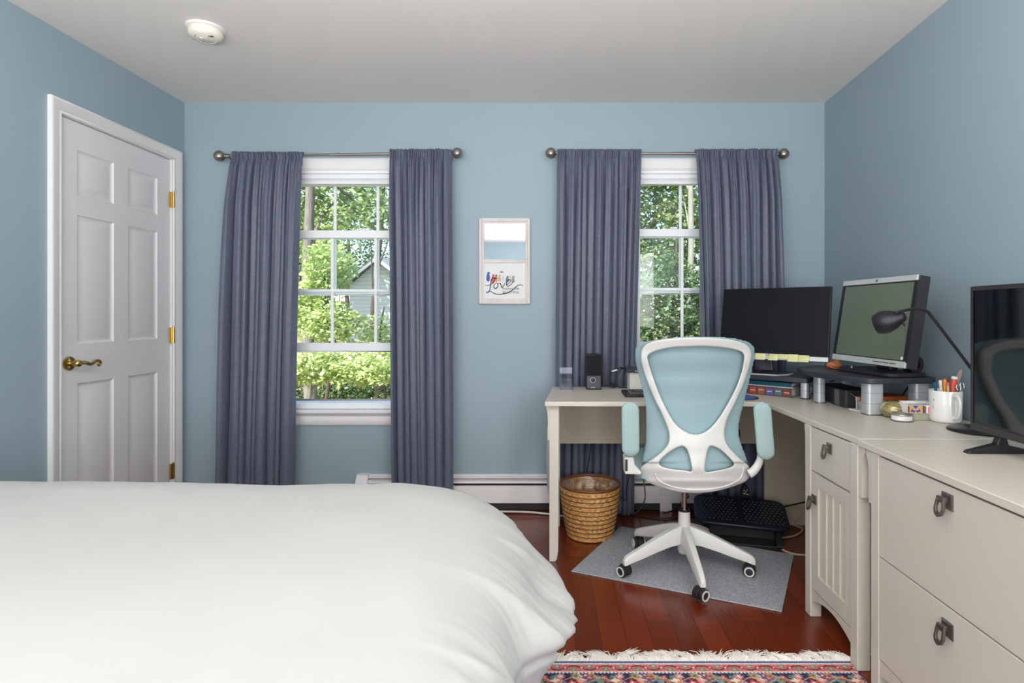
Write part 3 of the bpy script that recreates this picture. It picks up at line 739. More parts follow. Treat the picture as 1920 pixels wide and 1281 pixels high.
# ================================================================ wastebasket
def basket():
    cx0, cy0 = .215, 3.03
    t = thing('wastebasket', 'round woven splint wastebasket on the wood floor beside the desk leg', 'wastebasket', (cx0, cy0, 0))
    hgt = .272; rb, rt = .116, .156; rows = 21; NU = 180
    def rad(z): q = z/hgt; return rb+(rt-rb)*q+.006*math.sin(PI*q)
    NV = rows*4+1; stakes = 30
    k = NT('woven_splint'); c = k.coord(); sep = k.n('SeparateXYZ'); k.l(c, sep.inputs[0])
    nz = k.n('TexNoise', Scale=60.0, Detail=5.0); k.l(c, nz.inputs['Vector'])
    k.l(k.ramp(nz.outputs[0], [s2l((168, 112, 56)), s2l((222, 176, 108))], [.3, .7]), k.b.inputs['Base Color']); k.b.inputs['Roughness'].default_value = .45
    dk = mat('dark_splint', (88, 44, 22), .5, var=.15)
    def fn(i, j):
        z = .004+(hgt-.012)*j/(NV-1); row = j//4; q = (j % 4)/4
        a = 2*PI*i/NU; s = math.cos(stakes*a+PI*(row % 2)*1)
        bulge = .0028*math.sin(PI*q)*(.6+.7*s)
        r = rad(z)+bulge; return (cx0+r*math.cos(a), cy0+r*math.sin(a), z)
    obj('woven_wall', MB().grid(fn, NU, NV, cu=True), k.m, t, smooth=50, solid=.003)
    # dark lashing strips every second row, over and under the stakes
    for row in range(10):
        z = .030+row*.0232
        def f2(i): 
            a = 2*PI*i/240; s = math.cos(stakes*a+PI*(row % 2)); r = rad(z)+.0050+.0012*s; return (cx0+r*math.cos(a), cy0+r*math.sin(a), z+.0012*s)
        obj('lashing', MB().tube([f2(i) for i in range(240)], .0023, 5, closed=True), dk, t)
    obj('base', MB().lathe([(.001, .004), (rb, .004), (rb, .010), (.001, .010)], (cx0, cy0, 0), 40), dk, t)
    mb = MB()
    mb.tube([(cx0+(rad(hgt)+.001)*math.cos(a), cy0+(rad(hgt)+.001)*math.sin(a), hgt) for a in [2*PI*i/64 for i in range(64)]], .0075, 8, closed=True, flat=.7)
    o = obj('rim', mb, mat('dark_rim_wood', (112, 62, 34), .4, var=.1, noise_scale=90), t, smooth=60); o['label'] = 'dark brown rim'
    # bag
    def f3(i, j):
        a = 2*PI*i/90; q = j/24; z = hgt-.004-q*.17; r = rad(z)-.008-.02*q
        w = .012*noise.noise(Vector((math.cos(a)*3, math.sin(a)*3, q*4)))*(1 if j else .2)
        if q < .5 : r -= .03*abs(math.sin(PI*q*2))*max(0, noise.noise(Vector((math.cos(a)*1.6+4, math.sin(a)*1.6, 3))))*2
        return (cx0+(r+w)*math.cos(a), cy0+(r+w)*math.sin(a), z)
    mb = MB().grid(f3, 90, 25, cu=True)
    def f4(i, j):
        a = 2*PI*i/60; q = j/16; r = .10*(1-q); z = .155+.055*noise.noise(Vector((math.cos(a)*r*22, math.sin(a)*r*22, 1)))+.035*q
        return (cx0+r*math.cos(a), cy0+r*math.sin(a), z)
    mb.grid(f4, 60, 17, cu=True)
    g = tag(rebase(obj('bin_liner', mb, M_['bag'], smooth=180), (cx0, cy0, .01)), 'clear crumpled plastic liner inside the woven wastebasket', 'bin liner')
basket()

# ================================================================ floor mat and rug
c_ = [PZ(1071, 1073, 0), PZ(1163, 989, 0), PZ(1489, 1042, 0), PZ(1466, 1149, 0)]
k = NT('grey_mat'); co = k.coord(); nz = k.n('TexNoise', Scale=220.0, Detail=3.0); k.l(co, nz.inputs['Vector'])
k.l(k.ramp(nz.outputs[0], [s2l((128, 132, 140)), s2l((176, 178, 184))], [.35, .65]), k.b.inputs['Base Color']); k.b.inputs['Roughness'].default_value = .9; k.bump(nz.outputs[0], .5, .002)
o = obj('chair_mat', MB().prism([(p.x, p.y) for p in c_], 'z', 0.0005, .0065), k.m, bevel=.002); tag(rebase(o, (.64, 2.68, 0)), 'thin grey rectangular chair mat under the office chair', 'mat')

def rug():
    t = thing('oriental_rug', 'red, navy and cream oriental rug with white fringe beside the bed', 'rug', (.5, 1.5, 0))
    x0, x1, y1, y0 = -.34, 1.0, 1.918, .75; st = .003
    nx = int((x1-x0)/st); ny = int(.42/st)
    xs = np.linspace(x0, x1, nx+1); ys = np.linspace(y1, y1-.42, ny+1)
    X, Y = np.meshgrid(xs, ys); rng = np.random.RandomState(3)
    Z = .007+.0012*rng.rand(*X.shape)
    V = np.stack([X, Y, Z], -1).reshape(-1, 3)
    a = (np.arange(ny)[:, None]*(nx+1)+np.arange(nx)[None, :]).ravel()
    Fq = np.stack([a, a+nx+1, a+nx+2, a+1], -1)
    d = y1-Y; x = X
    pal = {k: np.array(s2l(v)) for k, v in dict(navy=(34, 34, 78), blue=(76, 94, 138), red=(150, 40, 52), rose=(196, 112, 112), pink=(214, 158, 152), cream=(222, 210, 196), green=(98, 128, 112), gold=(206, 160, 88), orange=(206, 112, 62), teal=(110, 146, 154), maroon=(104, 24, 44), olive=(150, 142, 96)).items()}
    Cc = np.zeros(X.shape+(3,)); Cc[:] = pal['navy']
    def put(mask, c): Cc[mask] = pal[c]
    put(d < .006, 'cream'); put((d >= .006) & (d < .016), 'blue'); put((d >= .016) & (d < .021), 'cream')
    b1 = (d >= .021) & (d < .062); put(b1, 'rose')
    wv = .0415+.011*np.sin(x*2*np.pi/.105)
    put(b1 & (np.abs(d-wv) < .0035), 'maroon')
    ph = (x % .105)/.105
    for cx1, cd, r, cc, c2 in ((.25, .034, .011, 'green', 'pink'), (.75, .049, .011, 'green', 'gold'), (.5, .0415, .008, 'red', 'cream'), (0, .0415, .008, 'red', 'cream'), (1, .0415, .008, 'red', 'cream')):
        rr = np.hypot((ph-cx1)*.105, d-cd)*(1+.25*np.cos(5*np.arctan2(d-cd, (ph-cx1)*.105)))
        put(b1 & (rr < r), cc); put(b1 & (rr < r*.45), c2)
    put(b1 & (((d < .025) | (d > .058)) & (np.sin(x*2*np.pi/.0105) > -.3)), 'pink')
    put((d >= .062) & (d < .069), 'cream'); put((d >= .066) & (d < .071) & (np.sin(x*2*np.pi/.012) > 0), 'blue')
    fld = d >= .071
    pr = 0.19; cols = ['gold', 'red', 'teal', 'pink', 'orange', 'cream', 'green', 'rose', 'olive', 'blue']
    for i in range(105):
        cxm = rng.rand()*pr; cdm = .078+rng.rand()*.34; r = .006+.013*rng.rand(); pet = rng.choice([4, 5, 6, 8]); c1 = cols[i % 10]; c2 = cols[(i*3+4) % 10]
        dx = ((x-cxm+pr/2) % pr)-pr/2; an = np.arctan2(d-cdm, dx); rr = np.hypot(dx, d-cdm)/(1+.35*np.cos(pet*an+i))
        put(fld & (rr < r), c1); put(fld & (rr < r*.62), c2); put(fld & (rr < r*.28), 'cream' if i % 2 else 'maroon')
    put(fld & (np.abs(np.sin(x*2*np.pi/pr*2)*.012+.105-d) < .0018), 'gold'); put(fld & (np.abs(np.cos(x*2*np.pi/pr*3)*.01+.13-d) < .0018), 'rose')
    Cc *= (.86+.3*rng.rand(*X.shape))[..., None]
    me = bpy.data.meshes.new('pile')
    me.from_pydata(V.tolist(), [], Fq.tolist())
    ca = me.color_attributes.new('pattern', 'FLOAT_COLOR', 'POINT'); buf = np.ones((V.shape[0], 4), dtype=np.float32); buf[:, :3] = np.clip(Cc.reshape(-1, 3), 0, 1); ca.data.foreach_set('color', buf.ravel())
    kk = NT('rug_pile'); at = kk.n('Attribute', attribute_name='pattern'); kk.l(at.outputs[0], kk.b.inputs['Base Color']); kk.b.inputs['Roughness'].default_value = .95
    co = kk.coord(); nz = kk.n('TexNoise', Scale=500.0); kk.l(co, nz.inputs['Vector']); kk.bump(nz.outputs[0], .5, .002)
    link('pile', me, kk.m, t, smooth=180)
    # the rest of the rug, towards and below the camera
    k2 = NT('rug_field'); co = k2.coord(); vo = k2.n('TexVoronoi', Scale=38.0); k2.l(co, vo.inputs['Vector'])
    k2.l(k2.ramp(vo.outputs['Distance'], [s2l((206, 160, 88)), s2l((150, 40, 52)), s2l((34, 34, 78)), s2l((34, 34, 78))], [.15, .3, .42, 1]), k2.b.inputs['Base Color']); k2.b.inputs['Roughness'].default_value = .95
    obj('field', MB().box(x0, x1, y0, y1-.42, 0, .0075), k2.m, t)
    obj('backing', MB().box(x0, x1, y1-.42, y1-.001, 0, .006), M_['paper'], t)
    rnd = random.Random(5); mb = MB(); xx = x0+.02
    while xx < x1:
        tuft = rnd.random(); ln = rnd.uniform(.034, .06)*(1.3 if tuft > .8 else 1); lean = rnd.uniform(-.9, .9); gap = rnd.random() < .12
        for s_ in range(rnd.randint(12, 20)):
            px = xx+rnd.uniform(0, .02); l2 = ln*rnd.uniform(.6, 1.15); ln_ = lean+rnd.uniform(-.5, .5)
            if gap: l2 *= .4
            pts = []
            for q in (0, .3, .65, 1): pts.append((px+math.sin(ln_*q*1.4)*l2*q, y1-.004+l2*q*math.cos(ln_*.6), .006+.010*math.sin(PI*q*.9)*rnd.random()+.001))
            mb.tube(pts, [.0021, .0018, .0015, .0006], 4)
        xx += rnd.uniform(.010, .019)
    mb.box(x0, x1, y1-.006, y1+.003, .001, .009)
    f = obj('fringe', mb, mat('white_fringe', (226, 220, 212), .9, var=.04), t, smooth=60); f['kind'] = 'stuff'; f['label'] = 'white knotted cotton fringe'
rug()

# ================================================================ office chair
def chair():
    hx, hy = .618, 2.625; YB = 2.38
    t = thing('office_chair', 'white office chair with a mint mesh back and flipped-up mint armrests on the grey mat', 'chair', (hx, hy, 0))
    wh = M_['white']
    # hub
    obj('hub', MB().lathe([(.001, .075), (.024, .075), (.03, .09), (.031, .2), (.0275, .215), (.0265, .268), (.001, .268)], (hx, hy, 0), 32), wh, t)
    obj('hub_collar', MB().lathe([(.001, .266), (.0275, .266), (.0275, .276), (.001, .276)], (hx, hy, 0), 32), M_['black'], t)
    obj('gas_lift', MB().lathe([(.001, .26), (.0125, .26), (.0125, .36), (.018, .362), (.018, .43), (.001, .43)], (hx, hy, 0), 24), M_['chrome'], t)
    for k_ in range(5):
        a = R(-89+72*k_); dx, dy = math.cos(a), math.sin(a); px, py = -dy, dx
        def sec(r, zt, zb, w): return [(hx+dx*r+px*w*s, hy+dy*r+py*w*s, z) for s, z in ((-1, zb), (1, zb), (1.0, (zt+zb)/2+.004), (.62, zt), (-.62, zt), (-1.0, (zt+zb)/2+.004))]
        vs = []; rings = [(.0, .205, .125, .022), (.03, .202, .122, .023), (.08, .187, .118, .0225), (.15, .160, .102, .021), (.22, .130, .082, .019), (.275, .107, .068, .0165), (.297, .096, .060, .0145), (.308, .080, .058, .011)]
        for r in rings: vs += sec(*r)
        n = 6; fs = [(i*n+e, i*n+(e+1) % n, (i+1)*n+(e+1) % n, (i+1)*n+e) for i in range(len(rings)-1) for e in range(n)]+[tuple(range(n)), tuple(range((len(rings)-1)*n, len(rings)*n))]
        lg = obj('leg', MB().add(vs, fs), wh, t, smooth=55, bevel=.003)
        # caster
        ex, ey = hx+dx*.294, hy+dy*.294
        ca = R([35, -20, 60, 100, -50][k_]) if k_ else R(35)
        Mc = Matrix.Translation((ex, ey, 0)) @ Matrix.Rotation(ca, 4, 'Z')
        oz = .0065; wr = .0255
        mb = MB(Mc); mb.lathe([(.001, .06), (.008, .06), (.008, .04), (.001, .04)], (0, 0, 0), 12)
        mb.prism([(-.012+wr*1.12*math.cos(b), oz+wr+wr*1.12*math.sin(b)) for b in [R(-10+20*q) for q in range(12)]], 'y', -.0075, .0075)
        cs = obj('caster', mb, M_['rubber'], t, bevel=.001); cs['label'] = 'black twin-wheel caster with white rings'
        RXm = Matrix.Rotation(PI/2, 4, 'X')
        for s in (-1, 1):
            obj('wheel', MB(Mc).lathe([(.001, -.009), (wr*.8, -.009), (wr, -.006), (wr, .006), (wr*.8, .009), (.001, .009)], (-.012, s*.0175, oz+wr), 28, RXm), M_['rubber'], cs, smooth=40)
            obj('wheel_ring', MB(Mc).lathe([(wr*.62, -.0018), (wr*.62, .0018), (wr*.84, .0018), (wr*.84, -.0018), (wr*.62, -.0018)], (-.012, s*.0272, oz+wr), 28, RXm), wh, cs, smooth=30)
    # seat
    def fseat(i, j):
        u = i/23*2-1; v = j/23*2-1
        x = u*math.sqrt(1-v*v/2*.55); y = v*math.sqrt(1-u*u/2*.55)
        return (x, y)
    xs_, ys_ = .605, 2.655; sw, sl = .245, .245
    mb = MB()
    vs = []; N = 28
    for side in (1, 0):
        for j in range(N):
            for i in range(N):
                u = i/(N-1)*2-1; v = j/(N-1)*2-1; x = u*math.sqrt(1-v*v*.32); y = v*math.sqrt(1-u*u*.32)
                e = max(abs(u), abs(v)); z = .515-.012*math.exp(-((u*u+v*v)/.5)) if side else .462
                z -= (.03*max(0, (e-.8)/.2)**2) if side else -.0
                if v > .5: z -= .02*((v-.5)/.5)**2
                vs.append((xs_+x*sw*1.02, ys_+y*sl, z))
    fs = []
    for s in (0, 1):
        for j in range(N-1):
            for i in range(N-1): b = s*N*N+j*N+i; fs.append((b, b+1, b+N+1, b+N))
    ed = [i for i in range(N)]+[j*N+N-1 for j in range(1, N)]+[(N-1)*N+i for i in range(N-2, -1, -1)]+[j*N for j in range(N-2, 0, -1)]
    for k_ in range(len(ed)): a, b = ed[k_], ed[(k_+1) % len(ed)]; fs.append((a, b, N*N+b, N*N+a))
    obj('seat', mb.add(vs, fs), M_['seat'], t, smooth=60)
    obj('seat_pan', MB().prism(rrect(xs_-.17, xs_+.17, ys_-.12, ys_+.2, .06), 'z', .445, .464), wh, t, bevel=.008)
    obj('tilt_mechanism', MB().box(xs_-.06, xs_+.06, hy-.06, hy+.12, .405, .446), M_['black'], t, bevel=.008)
    # back: outlines traced in metres in the plane of the backrest
    s0 = 3.768
    def q(p): v = P(1140+p[0]/s0, 600+p[1]/s0, YB); return (v.x, v.z)
    def sm(l, n=5): return [tuple(v)[:2] for v in spline([Vector((a, b, 0)) for a, b in map(q, l)], n, True)]
    outer = [(238, 270), (243, 215), (270, 180), (330, 155), (450, 138), (600, 130), (720, 132), (860, 145), (950, 168), (990, 195), (1007, 235), (1002, 290), (980, 370), (940, 480), (890, 590), (850, 670), (828, 730), (816, 800), (828, 865), (865, 920), (930, 985), (993, 1040),
             (998, 1090), (970, 1135), (900, 1165), (800, 1195), (700, 1213), (600, 1217), (500, 1210), (400, 1185), (300, 1150), (258, 1120), (240, 1085), (240, 1042), (330, 980), (400, 920), (434, 865), (437, 800), (410, 720), (380, 650), (330, 550), (285, 440), (252, 340)]
    hole = [(272, 262), (290, 235), (350, 210), (450, 190), (560, 182), (680, 180), (790, 187), (880, 200), (940, 218), (963, 240), (968, 270), (950, 370), (910, 480), (860, 580), (800, 680), (750, 745), (700, 790), (650, 812), (605, 815), (560, 803), (500, 765), (450, 708), (400, 620), (350, 510), (310, 400), (282, 310)]
    hl = [(352, 1012), (370, 980), (430, 930), (490, 895), (530, 887), (556, 905), (575, 945), (590, 1005), (596, 1074), (540, 1070), (450, 1060), (380, 1042)]
    hr = [(725, 885), (702, 910), (690, 960), (681, 1074), (760, 1071), (850, 1053), (893, 1030), (893, 1008), (870, 980), (820, 930), (770, 897)]
    xc = q((616, 0))[0]
    def ray(v, y): k_ = y/YB; return Vector((v.x*k_, y, H+(v.z-H)*k_))    # the tracing plane bent into its true depth
    def dep(x, z):
        zs = [(.40, .060), (.44, .036), (.48, .010), (.53, -.005), (.60, .004), (.70, .016), (.80, .012), (.90, -.004), (1.0, -.028), (1.10, -.055)]
        f = zs[-1][1]
        for a, b in zip(zs, zs[1:]):
            if z <= b[0]: q_ = max(0, (z-a[0])/(b[0]-a[0])); q_ = q_*q_*(3-2*q_); f = a[1]+(b[1]-a[1])*q_; break
        u = (x-xc)/.22; return f+.055*u*u*(1 if z > .55 else 1.5)
    me = plate([sm(outer), sm(hole), sm(hl, 4), sm(hr, 4)], .012, .005, .0042, lambda v: ray(v, YB+v.y+dep(v.x, v.z)), 3)
    bf = link('back_frame', me, wh, t, smooth=180)
    # raised lip on the lower shell
    lip = spline([Vector((*[q(p)[0]], 0, q(p)[1])) for p in [(335, 1085), (350, 1125), (420, 1165), (520, 1192), (620, 1200), (720, 1195), (830, 1172), (920, 1130), (950, 1085), (955, 1035)]], 6)
    obj('shell_lip', MB().tube([ray(p, YB+dep(p.x, p.z)-.008) for p in lip], .0055, 8), wh, bf, smooth=180)
    mo = [(190, 230), (200, 190), (240, 160), (330, 140), (440, 125), (560, 117), (650, 116), (760, 119), (880, 128), (960, 145), (1012, 168), (1036, 205), (1037, 260), (1022, 330), (995, 450), (960, 590), (935, 690), (924, 755), (930, 830), (952, 905), (980, 980), (996, 1040), (940, 1075), (620, 1085), (300, 1075), (240, 1042), (262, 890), (270, 770), (268, 690), (262, 600), (240, 480), (215, 380), (194, 285)]
    me = plate([sm(mo)], .003, .003, .0055, lambda v: ray(v, YB+.026+v.y+dep(v.x, v.z)*1.05+.01*((v.x-xc)/.22)**2), 8)
    link('mesh_back', me, M_['mesh'], t, smooth=180)
    # arms, flipped up beside the back
    for sd, px_, top, bot, tilt in ((-1, (1181.5, 1182.5), 754, 856, 0), (1, (1428, 1437), 754, 862, 0)):
        ya = 2.375
        pt, pb = P(px_[0], top, ya), P(px_[1], bot, ya); ww = .0365
        # pad as a rounded slab
        NUp = 36; rows = 44
        ax = (pb-pt); Lp = ax.length; ax.normalize()
        def fp(i, j):
            a = 2*PI*i/NUp; qv = j/(rows-1); qq = qv*2-1
            shrink = math.sqrt(max(0, 1-max(0, (abs(qq)-.70)/.30)**2)); c, s = math.cos(a), math.sin(a)
            e = lambda v: math.copysign(abs(v)**.7, v)
            bow = .010*math.sin(PI*qv)*(-1 if sd > 0 else .5)*0
            ctr = pt+ax*(Lp*qv)
            return (ctr.x+e(c)*ww*max(shrink, .02)+bow, ya+e(s)*.014*max(.3, shrink), ctr.z)
        ar = obj('armrest', MB().grid(fp, NUp, rows, cu=True), M_['pad'], t, smooth=180); ar['label'] = 'mint ribbed armrest pad'
        # bracket
        if sd < 0:
            a0 = P(1190, 884, 2.42); 
            mb = MB(); pl = [P(1170.5, 857, 2.39), P(1188, 857, 2.39), P(1190, 872, 2.39), P(1203, 886, 2.39), P(1201, 890, 2.39), P(1171.5, 889, 2.39)]
            mb.prism([(p.x, p.z) for p in pl], 'y', 2.385, 2.45)
            obj('arm_bracket', mb, wh, t, bevel=.005, seg=3)
            obj('pivot', MB().box(P(1172.5, 0, 2.38).x, P(1177, 0, 2.38).x, 2.381, 2.387, P(0, 884, 2.38).z, P(0, 862, 2.38).z), M_['black'], t, bevel=.002)
        else:
            path = [(1404, 889), (1412, 884), (1421, 872), (1426, 858), (1428, 840)]
            pp = spline([P(a, b, 2.42) for a, b in path], 5); n = len(pp)
            obj('arm_bracket', MB().tube(pp, [.020-.007*i/n for i in range(n)], 12, flat=.9), wh, t, smooth=180)
chair()

# ================================================================ footrest, cords on the floor
def footrest():
    Mt = Matrix.Translation((1.0, 3.0, 0)) @ Matrix.Rotation(R(-13), 4, 'Z')
    t = thing('footrest', 'black plastic tilting footrest with a bumpy top under the desk', 'footrest', (1.0, 3.0, 0), R(-13))
    Mp = Mt @ Matrix.Translation((0, .02, .128)) @ Matrix.Rotation(R(17), 4, 'X') @ Matrix.Rotation(R(2), 4, 'Y')
    bl = mat('navy_black_plastic', (24, 25, 36), .35, var=.1)
    obj('platform', MB(Mp).prism(rrect(-.235, .235, -.13, .12, .06, 6), 'z', -.014, .008), bl, t, bevel=.008, seg=3)
    mb = MB(Mp)
    for i in range(20):
        for j in range(9):
            x = -.2+i*.021+(.0105 if j % 2 else 0); y = -.09+j*.0215
            if abs(x) < .018: continue
            mb.lathe([(.0062, .007), (.0045, .0115), (.001, .0125)], (x, y, 0), 8)
    obj('massage_bumps', mb, bl, t, smooth=60)['kind'] = 'stuff'
    mb = MB(Mt)
    mb.prism([(-.14, 0), (.12, 0), (.12, .02), (.05, .13), (-.05, .105), (-.14, .02)], 'x', -.19, -.16); mb.prism([(-.14, 0), (.12, 0), (.12, .02), (.05, .13), (-.05, .105), (-.14, .02)], 'x', .16, .19)
    mb.box(-.19, .19, -.14, .12, .0, .018); mb.box(-.16, .16, -.05, .05, .018, .1)
    obj('footrest_base', mb, M_['black'], t, bevel=.003)
footrest()
def cord(pts, r, m, label, cat='cord', n=8):
    ps = [Vector(p) for p in pts]; o = obj('cord', MB().tube(spline(ps, n), r, 7), m, smooth=180)
    rebase(o, tuple(ps[0])); return tag(o, label, cat)
f0 = lambda u, v, z=.006: PZ(u, v, z)
cord([(1.30, 3.158, .12), (1.385, 3.14, .085), f0(1487, 983), f0(1505, 992), f0(1492, 1004), f0(1462, 1010), f0(1455, 1018), f0(1466, 1030), f0(1488, 1039), f0(1515, 1041), f0(1560, 1043)], .0052, M_['cord_tan'], 'tan cord curling over the floor beside the desk cupboard')
cord([P(1400, 950, 3.15), P(1425, 951, 3.15), P(1455, 953, 3.14), P(1480, 948, 3.05), P(1512, 941, 2.9), P(1540, 935, 2.8)], .004, M_['cord_black'], 'thin black cord running level along the back corner panel of the desk')
cord([f0(1440, 982), f0(1465, 986), f0(1500, 992), f0(1530, 996)], .003, M_['cord_black'], 'thin black cord lying on the floor right of the footrest')
cord([P(1256, 905, 3.25), P(1290, 928, 3.2), P(1280, 940, 3.2), P(1265, 956, 3.25), P(1243, 963, 3.3)], .0045, M_['cord_black'], 'black cord hanging behind the chair post in front of the heater')
cord([P(1203, 880, 3.24), P(1209, 918, 3.24), P(1208, 940, 3.22), PZ(1195, 960, .008), PZ(1178, 966, .008)], .0042, mat('grey_cord', (110, 108, 112), .5), 'grey cord dropping to the floor left of the office chair')
cord([P(1108, 832, 3.21), P(1106, 850, 3.21), P(1100, 888, 3.21), P(1098, 930, 3.23)], .003, M_['cord_black'], 'thin black cord hanging behind the wastebasket')
cord([P(1184, 880, 3.23), P(1175, 915, 3.23), P(1174, 938, 3.23), P(1160, 932, 3.23), P(1150, 930, 3.23)], .003, M_['cord_black'], 'thin black cord looping right of the wastebasket rim')
cord([f0(1150, 966), f0(1180, 965), f0(1240, 972), f0(1300, 968)], .004, M_['cord_black'], 'black cord stretched over the floor behind the chair base')
pa = thing('power_adapter', 'small black power adapter with white markings hanging under the desk in front of the curtain', 'power adapter', tuple(P(1397, 934, 3.12)))
v = P(1397, 921, 3.12)
obj('adapter_body', MB().prism([(v.x-.02, v.z-.035), (v.x+.02, v.z-.035), (v.x+.022, v.z), (v.x+.01, v.z+.035), (v.x-.01, v.z+.035), (v.x-.022, v.z)], 'y', 3.105, 3.135), M_['black'], pa, bevel=.005)
mb = MB()
for a, b in ((-.01, .008), (.006, .01), (-.002, 0), (-.006, -.01), (.004, -.012), (.011, -.014), (-.012, -.008)): mb.boxc((v.x+a, 3.1045, v.z+b), (.006, .001, .004))
obj('marking', mb, M_['paper'], pa, smooth=0)
obj('cable', MB().tube(spline([(v.x, 3.12, v.z+.03), (v.x-.01, 3.12, v.z+.08), (v.x-.02, 3.13, v.z+.16), (v.x-.02, 3.15, v.z+.33)], 5), .003, 6), M_['cord_black'], pa, smooth=180)
tag(rebase(obj('power_strip', MB().box(.86, .98, 3.2, 3.25, 0, .04), M_['cord_white'], bevel=.004), (.92, 3.22, 0)), 'pale power strip lying behind the footrest near the heater', 'power strip')

# ================================================================ things on the left arm of the desk
D = DT+.0004
t = thing('desk_speaker', 'small black computer speaker with a round volume knob on the left of the desk', 'speaker', (.2345, 3.13, D))
xa, xb = P(1099, 0, 3.085).x, P(1127.5, 0, 3.085).x
obj('cabinet', MB().box(xa, xb, 3.085, 3.185, D, D+.19), M_['black'], t, bevel=.006, seg=3)
obj('grille', MB().box(xa+.004, xb-.004, 3.081, 3.088, D+.076, D+.186), mat('black_speaker_cloth', (22, 22, 25), .95, noise_scale=900, bump=.4), t, bevel=.003)
obj('front_plate', MB().box(xa+.003, xb-.003, 3.0815, 3.088, D+.004, D+.074), mat('charcoal_satin', (66, 64, 72), .4, .3), t, bevel=.003)
RXm = Matrix.Rotation(PI/2, 4, 'X')
obj('knob_ring', MB().lathe([(.0125, 0), (.0125, .003), (.0145, .003), (.0145, 0)], (.2345, 3.0815, D+.052), 32, RXm), M_['silver'], t)
obj('volume_knob', MB().lathe([(.011, 0), (.011, .009), (.008, .011), (.001, .011)], (.2345, 3.0815, D+.052), 32, RXm), M_['black'], t)
obj('socket', MB().lathe([(.003, 0), (.003, .001), (.001, .001)], (.2345, 3.0815, D+.031), 12, RXm), M_['black'], t)
obj('badge', MB().box(.224, .245, 3.0808, 3.082, D+.011, D+.0135), M_['silver'], t, smooth=0)

t = thing('acrylic_holder', 'clear acrylic card holder at the left end of the desk', 'holder', (.09, 3.1, D))
a, b = .058, .125
mb = MB().box(a, b, 3.14, 3.143, D, D+.115); mb.box(a, a+.003, 3.08, 3.14, D, D+.035); mb.box(b-.003, b, 3.08, 3.14, D, D+.035)
obj('back_wall', mb, M_['acrylic'], t, smooth=0)
obj('front_lip', MB().box(a, b, 3.077, 3.08, D, D+.035), M_['acrylic'], t, smooth=0)
obj('base', MB().box(a, b, 3.08, 3.14, D, D+.012), glass('frosted_acrylic', (.62, .62, .66), .25, .2), t, smooth=0)

t = tag(rebase(obj('storage_box', MB().box(.425, .64, 3.03, 3.13, D, D+.098), mat('off_white_box', (214, 210, 204), .6, var=.02), bevel=.003), (.53, 3.08, D)), 'off-white box behind the keyboard, holding a flat black device', 'box')
t = thing('docking_station', 'flat black device with cables lying on the off-white box', 'device', (.52, 3.08, D+.0985))
z = D+.0985
obj('case', MB().prism([(3.01, z+.004), (3.02, z), (3.12, z), (3.12, z+.028), (3.03, z+.028), (3.01, z+.014)], 'x', .405, .60), mat('blue_black_plastic', (48, 54, 64), .3), t, bevel=.002)
obj('port_strip', MB().box(.45, .59, 3.0085, 3.013, z+.006, z+.012), M_['silver'], t)
cord([(.41, 3.07, z+.014), P(1165, 690, 3.12), P(1150, 694, 3.13), P(1143, 708, 3.13), P(1150, 722, 3.13), (.36, 3.14, D+.006), (.30, 3.16, D+.012)], .0035, M_['cord_black'], 'black cable looping from the flat black device, its outer loop', 'cable')
cord([(.41, 3.09, z+.010), P(1165, 692, 3.12), P(1158, 705, 3.12), P(1152, 722, 3.12), (.40, 3.13, D+.006), (.47, 3.15, D+.006)], .003, M_['cord_black'], 'black cable looping from the flat black device, its inner loop', 'cable')
v = P(1152, 695, 3.115)
tag(rebase(obj('cable_tie', MB().boxc(tuple(v), (.032, .012, .007), Matrix.Rotation(R(-15), 4, 'Y')), M_['paper'], bevel=.002), v), 'white tie holding the looped cables beside the desk speaker', 'cable tie')

t = thing('keyboard', 'black keyboard with pale keys lying on the desk behind the office chair', 'keyboard', (.6, 2.87, D))
kx0, kx1, ky0, ky1 = .372, .81, 2.80, 2.975
obj('case', MB().prism(rrect(kx0, kx1, ky0, ky1, .012), 'z', D, D+.016), M_['black'], t, bevel=.003)
cap = mat('grey_key', (58, 58, 62), .5); edge_m = mat('pale_key_frame', (150, 148, 146), .5)
obj('key_tray', MB().box(kx0+.03, kx1-.01, ky0+.028, ky1-.02, D+.016, D+.0172), edge_m, t, smooth=0)
for r in range(5):
    for c in range(20):
        x = kx0+.033+c*.0195+(r % 2)*.004
        if x+.016 > kx1-.012: continue
        obj('key', MB().box(x, x+.0155, ky0+.032+r*.0245, ky0+.032+r*.0245+.019, D+.0174, D+.021), cap, t, bevel=.001)

t = thing('mouse_pad', 'round blue mouse pad with a dark rim on the desk right of the office chair', 'mouse pad', (.932, 2.79, D))
obj('rim', MB().lathe([(.001, 0), (.083, 0), (.083, .003), (.001, .003)], (.932, 2.79, D), 48), mat('dark_red_rim', (82, 48, 62), .7), t)
obj('blue_disc', MB().lathe([(.001, .003), (.07, .003), (.07, .0036), (.001, .0036)], (.932, 2.79, D), 48), mat('blue_print', (52, 110, 190), .5, noise_scale=60, var=.3), t)

